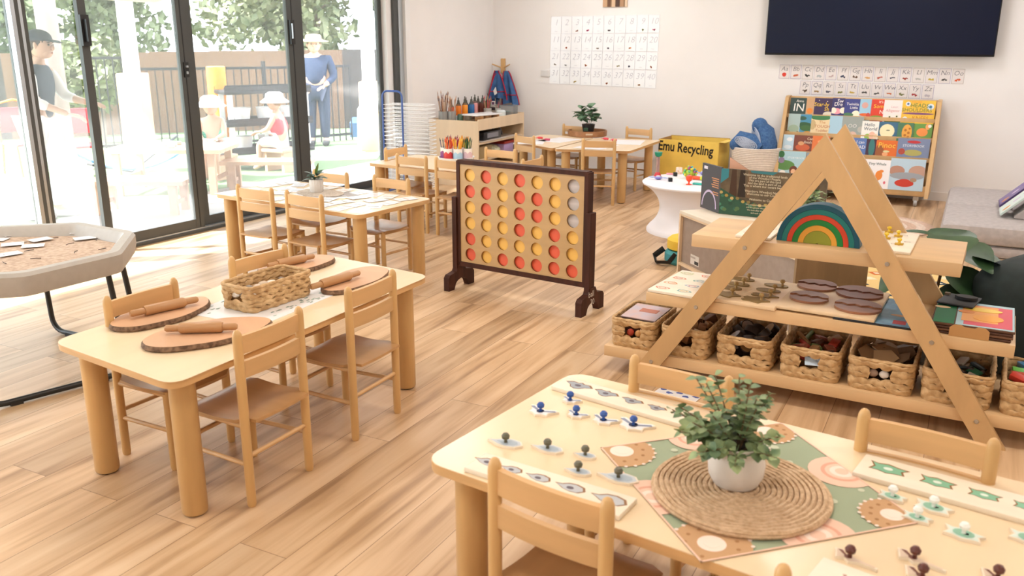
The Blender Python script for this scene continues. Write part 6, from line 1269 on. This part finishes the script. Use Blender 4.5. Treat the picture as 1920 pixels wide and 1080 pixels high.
def hand(mb, w, d, m, curl=.5):
    """palm and five fingers from wrist w along d"""
    w = Vector(w); d = Vector(d).normalized(); s = d.cross(Vector((0, 0, 1))).normalized(); n = s.cross(d)
    mb.tube([w, w+d*.03, w+d*.075, w+d*.09], [.024, .034, .038, .030], m, 10, sc=(.45, 1.0))
    for i, (o_, L) in enumerate(((-.028, .062), (-.010, .074), (.010, .070), (.027, .055))):
        p = w+d*.085+s*o_; mb.tube([p, p+d*L*.45-n*L*curl*.15, p+d*L*.8-n*L*curl*.45, p+d*L*.95-n*L*curl*.75], [.0095, .009, .0082, .006], m, 7)
    p = w+d*.03-s*.03; mb.tube([p, p+d*.025-s*.022, p+d*.055-s*.028-n*.01], [.012, .0105, .008], m, 7)
def head(t, c, fd, r, hairm, skin_m, long_hair=False):
    fd = Vector(fd).normalized(); sd_ = Vector((0, 0, 1)).cross(fd); c = Vector(c); q = MB()
    q.ell(c, (r*.80, r*.80, r), skin_m, 18, 12); q.ell(c+fd*r*.22-Vector((0, 0, r*.45)), (r*.56, r*.56, r*.50), skin_m, 14, 8)
    q.ell(c+fd*r*.86-Vector((0, 0, r*.10)), (r*.13, r*.13, r*.20), skin_m, 8, 6)
    for s in (-1, 1): q.ell(c+sd_*s*r*.80-Vector((0, 0, r*.05)), (r*.14, r*.14, r*.24), skin_m, 8, 6)
    q.build('head', t); q = MB()
    for s in (-1, 1): q.ell(c+fd*r*.72+sd_*s*r*.30+Vector((0, 0, r*.08)), (r*.09, r*.09, r*.07), flat('2A2220'), 8, 5); q.ell(c+fd*r*.74+sd_*s*r*.30+Vector((0, 0, r*.24)), (r*.10, r*.10, r*.03), hairm, 8, 5)
    q.build('eyes', t); q = MB(); q.ell(c+fd*r*.74-Vector((0, 0, r*.48)), (r*.10, r*.10, r*.05), flat('A8504A'), 8, 5); q.build('mouth', t)
    q = MB(); q.ell(c-fd*r*.12+Vector((0, 0, r*.14)), (r*.86, r*.86, r*.92), hairm, 16, 10)
    if long_hair: q.tube([c-fd*r*.8, c-fd*r*1.15-Vector((0, 0, r*.9)), c-fd*r*.95-Vector((0, 0, r*1.9))], [r*.35, r*.32, r*.10], hairm, 10)
    q.build('hair', t); return fd, sd_
# woman in cap, facing image right
wx, wy = -7.60, 5.22
t = thing('person', 'person in a dark cap and navy vest reaching out, seen through the left glass', 'person', (wx, wy, GZ), R(-62.5+90))   # local +x = facing direction
sk_ = skin; hairb = flat('3A2420', .7)
nd = {'pel': (0, 0, .90, .125), 'w': (.02, 0, 1.08, .115), 'ch': (.05, 0, 1.28, (.15, .13)), 'nk': (.06, 0, 1.43, .055), 'hb': (.09, 0, 1.50, .055),
      'sl': (.05, .17, 1.36, .055), 'el': (.16, .22, 1.12, .042), 'wl': (.42, .14, 1.06, .027), 'sr': (.05, -.17, 1.36, .055), 'er': (.10, -.24, 1.10, .042), 'wr': (.34, -.12, .98, .027),
      'hl': (0, .09, .86, .095), 'kl': (.06, .10, .48, .062), 'al': (.0, .10, .09, .042), 'tl': (.14, .10, .035, .035), 'hr': (0, -.09, .86, .095), 'kr': (-.03, -.10, .48, .062), 'ar': (-.12, -.10, .09, .042), 'tr': (.02, -.10, .035, .035)}
ed = [('pel', 'w'), ('w', 'ch'), ('ch', 'nk'), ('nk', 'hb'), ('ch', 'sl'), ('sl', 'el'), ('el', 'wl'), ('ch', 'sr'), ('sr', 'er'), ('er', 'wr'), ('pel', 'hl'), ('hl', 'kl'), ('kl', 'al'), ('al', 'tl'), ('pel', 'hr'), ('hr', 'kr'), ('kr', 'ar'), ('ar', 'tr')]
q = MB(); skin(q, nd, ed, skin_m_ if 0 else mat('skin', (.62, .38, .28), .5)); hand(q, nd['wl'][:3], (1, -.25, -.1), mat('skin', (0, 0, 0)), .6); hand(q, nd['wr'][:3], (1, .2, -.25), mat('skin', (0, 0, 0)), .8); q.build('body', t)
def grow(nd, ks, k, dz=0): return {a: (nd[a][0], nd[a][1], nd[a][2], tuple(v*k+.008 for v in nd[a][3]) if hasattr(nd[a][3], '__len__') else nd[a][3]*k+.008) for a in ks}
q = MB(); g_ = grow(nd, ['pel', 'w', 'ch', 'sl', 'sr'], 1.08); g_['nk2'] = (.058, 0, 1.39, .07); skin(q, g_, [('pel', 'w'), ('w', 'ch'), ('ch', 'sl'), ('ch', 'sr'), ('ch', 'nk2')], mat('navy_vest', (.035, .05, .09), .8)); q.build('vest', t)
for s in 'lr':
    q = MB(); g_ = grow(nd, ['s'+s, 'e'+s], 1.12); a, b = Vector(nd['e'+s][:3]), Vector(nd['w'+s][:3]); c = a.lerp(b, .45); g_['c'] = (*c, .046); skin(q, g_, [('s'+s, 'e'+s), ('e'+s, 'c')], flat('E8E8EC', .8)); q.build('sleeve', t)
q = MB(); g_ = grow(nd, ['pel', 'hl', 'kl', 'al', 'hr', 'kr', 'ar'], 1.1); skin(q, g_, [('pel', 'hl'), ('hl', 'kl'), ('kl', 'al'), ('pel', 'hr'), ('hr', 'kr'), ('kr', 'ar')], flat('E4E2E4', .8)); q.build('trousers', t)
for s in 'lr': q = MB(); p = nd['a'+s]; q.rbox((p[0]+.07, p[1], .04), (.26, .09, .075), flat('D8D8DA'), .03); q.build('shoe', t)
head(t, (.11, 0, 1.585), (1, 0, -.15), .125, hairb, mat('skin', (0, 0, 0)), True)
q = MB(); cm = flat('2A3040', .7); q.ell((.09, 0, 1.635), (.122, .110, .085), cm, 16, 8); q.tube([(.17, 0, 1.625), (.24, 0, 1.615), (.29, 0, 1.60)], [.08, .075, .05], cm, 12, sc=(.12, 1)); q.build('cap', t)
# man in hat
t = thing('person', 'person in a wide straw hat and navy jumper standing beyond the right glass', 'person', (-9.18, 11.03, GZ), R(-55))
nd = {'pel': (0, 0, .90, .14), 'w': (.02, 0, 1.08, .15), 'ch': (.0, 0, 1.27, (.19, .16)), 'nk': (.0, 0, 1.40, .065), 'hb': (.02, 0, 1.47, .06),
      'sl': (0, .21, 1.32, .07), 'el': (.02, .29, 1.06, .055), 'wl': (.20, .14, .93, .033), 'sr': (0, -.21, 1.32, .07), 'er': (-.02, -.28, 1.06, .055), 'wr': (.16, -.18, .90, .033),
      'hl': (0, .10, .86, .11), 'kl': (.02, .11, .48, .075), 'al': (.0, .11, .09, .05), 'tl': (.14, .12, .035, .04), 'hr': (0, -.10, .86, .11), 'kr': (.0, -.11, .48, .075), 'ar': (0, -.11, .09, .05), 'tr': (.14, -.12, .035, .04)}
q = MB(); skin(q, nd, ed, mat('skin', (0, 0, 0))); hand(q, nd['wl'][:3], (.7, -.7, -.35), mat('skin', (0, 0, 0)), .4); hand(q, nd['wr'][:3], (.8, .5, -.4), mat('skin', (0, 0, 0)), .4); q.build('body', t)
q = MB(); ks = ['pel', 'w', 'ch', 'sl', 'el', 'sr', 'er']; g_ = grow(nd, ks, 1.08); g_['nk2'] = (0, 0, 1.375, .085); es = [('pel', 'w'), ('w', 'ch'), ('ch', 'sl'), ('sl', 'el'), ('ch', 'sr'), ('sr', 'er'), ('ch', 'nk2')]
for s in 'lr': a, b = Vector(nd['e'+s][:3]), Vector(nd['w'+s][:3]); g_['c'+s] = (*a.lerp(b, .8), .045); es.append(('e'+s, 'c'+s))
skin(q, g_, es, mat('navy_jumper', (.025, .045, .10), .85)); q.build('jumper', t)
q = MB(); g_ = grow(nd, ['pel', 'hl', 'kl', 'al', 'hr', 'kr', 'ar'], 1.12); skin(q, g_, [('pel', 'hl'), ('hl', 'kl'), ('kl', 'al'), ('pel', 'hr'), ('hr', 'kr'), ('kr', 'ar')], mat('dark_jeans', (.03, .045, .09), .85)); q.build('trousers', t)
for s in 'lr': q = MB(); p = nd['a'+s]; q.rbox((p[0]+.07, p[1], .045), (.28, .10, .085), flat('3A3A3E'), .03); q.build('shoe', t)
head(t, (.03, 0, 1.545), (1, .1, -.05), .125, flat('5A3A28', .7), mat('skin', (0, 0, 0)))
q = MB(); q.lathe([(.20, -.02), (.24, -.005), (.205, .0), (.125, .02), (.118, .075), (.095, .095), (0, .10)], flat('EDD9B8', .8), (.03, 0, 1.60), 28, sx=1, sy=1); q.lathe([(.128, .018), (.126, .04)], flat('B89A70', .8), (.03, 0, 1.60), 28); q.build('straw_hat', t)
# two children at the bench
for (x, y, rz, sc_, top, hat, lbl) in ((-8.05, 7.75, R(-60), .62, '5AB8A0', 'F2F2F2', 'small child in a white sun hat and green top behind the outdoor table'), (-7.80, 8.62, R(200), .68, 'E8505A', 'F4F4F4', 'small child in a white sun hat and red top sitting on the bench')):
    t = thing('person', lbl, 'person', (x, y, GZ), rz)
    nd2 = {'pel': (0, 0, .40, .11), 'ch': (.02, 0, .62, .11), 'nk': (.03, 0, .75, .045), 'hb': (.04, 0, .79, .045), 'sl': (.02, .12, .69, .042), 'el': (.10, .15, .54, .034), 'wl': (.22, .08, .50, .022), 'sr': (.02, -.12, .69, .042), 'er': (.10, -.15, .54, .034), 'wr': (.22, -.08, .50, .022),
           'hl': (.05, .07, .38, .065), 'kl': (.26, .08, .36, .048), 'al': (.27, .08, .07, .032), 'tl': (.36, .08, .03, .028), 'hr': (.05, -.07, .38, .065), 'kr': (.26, -.08, .36, .048), 'ar': (.27, -.08, .07, .032), 'tr': (.36, -.08, .03, .028)}
    ed2 = [('pel', 'ch'), ('ch', 'nk'), ('nk', 'hb'), ('ch', 'sl'), ('sl', 'el'), ('el', 'wl'), ('ch', 'sr'), ('sr', 'er'), ('er', 'wr'), ('pel', 'hl'), ('hl', 'kl'), ('kl', 'al'), ('al', 'tl'), ('pel', 'hr'), ('hr', 'kr'), ('kr', 'ar'), ('ar', 'tr')]
    q = MB(); skin(q, nd2, ed2, mat('skin', (0, 0, 0))); hand(q, nd2['wl'][:3], (.9, -.3, -.1), mat('skin', (0, 0, 0)), .8); hand(q, nd2['wr'][:3], (.9, .3, -.1), mat('skin', (0, 0, 0)), .8); q.build('body', t)
    q = MB(); skin(q, grow(nd2, ['pel', 'ch', 'sl', 'sr'], 1.1), [('pel', 'ch'), ('ch', 'sl'), ('ch', 'sr')], flat(top, .8)); q.build('top', t)
    q = MB(); skin(q, grow(nd2, ['pel', 'hl', 'kl', 'hr', 'kr'], 1.12), [('pel', 'hl'), ('hl', 'kl'), ('pel', 'hr'), ('hr', 'kr')], flat('D8DCE0', .8)); q.build('shorts', t)
    q = MB(); head(t, (.05, 0, .87), (1, 0, -.2), .105, flat('8A6A48', .7), mat('skin', (0, 0, 0)))
    q = MB(); q.lathe([(.175, -.045), (.18, -.035), (.115, .015), (.108, .06), (.07, .085), (0, .09)], flat(hat, .8), (.045, 0, .905), 24); q.build('sun_hat', t)
at_('low timber stool under the child in the red top', 'outdoor_stool', 'stool', -7.80, 8.62, lambda q: (q.rbox((0, 0, .27), (.36, .36, .04), ow, .006), q.box((-.14, 0, .125), (.04, .3, .25), ow), q.box((.14, 0, .125), (.04, .3, .25), ow)))
at_('low timber stool under the child in the green top', 'outdoor_stool', 'stool', -8.05, 7.75, lambda q: (q.rbox((0, 0, .27), (.36, .36, .04), ow, .006), q.box((-.14, 0, .125), (.04, .3, .25), ow), q.box((.14, 0, .125), (.04, .3, .25), ow)))
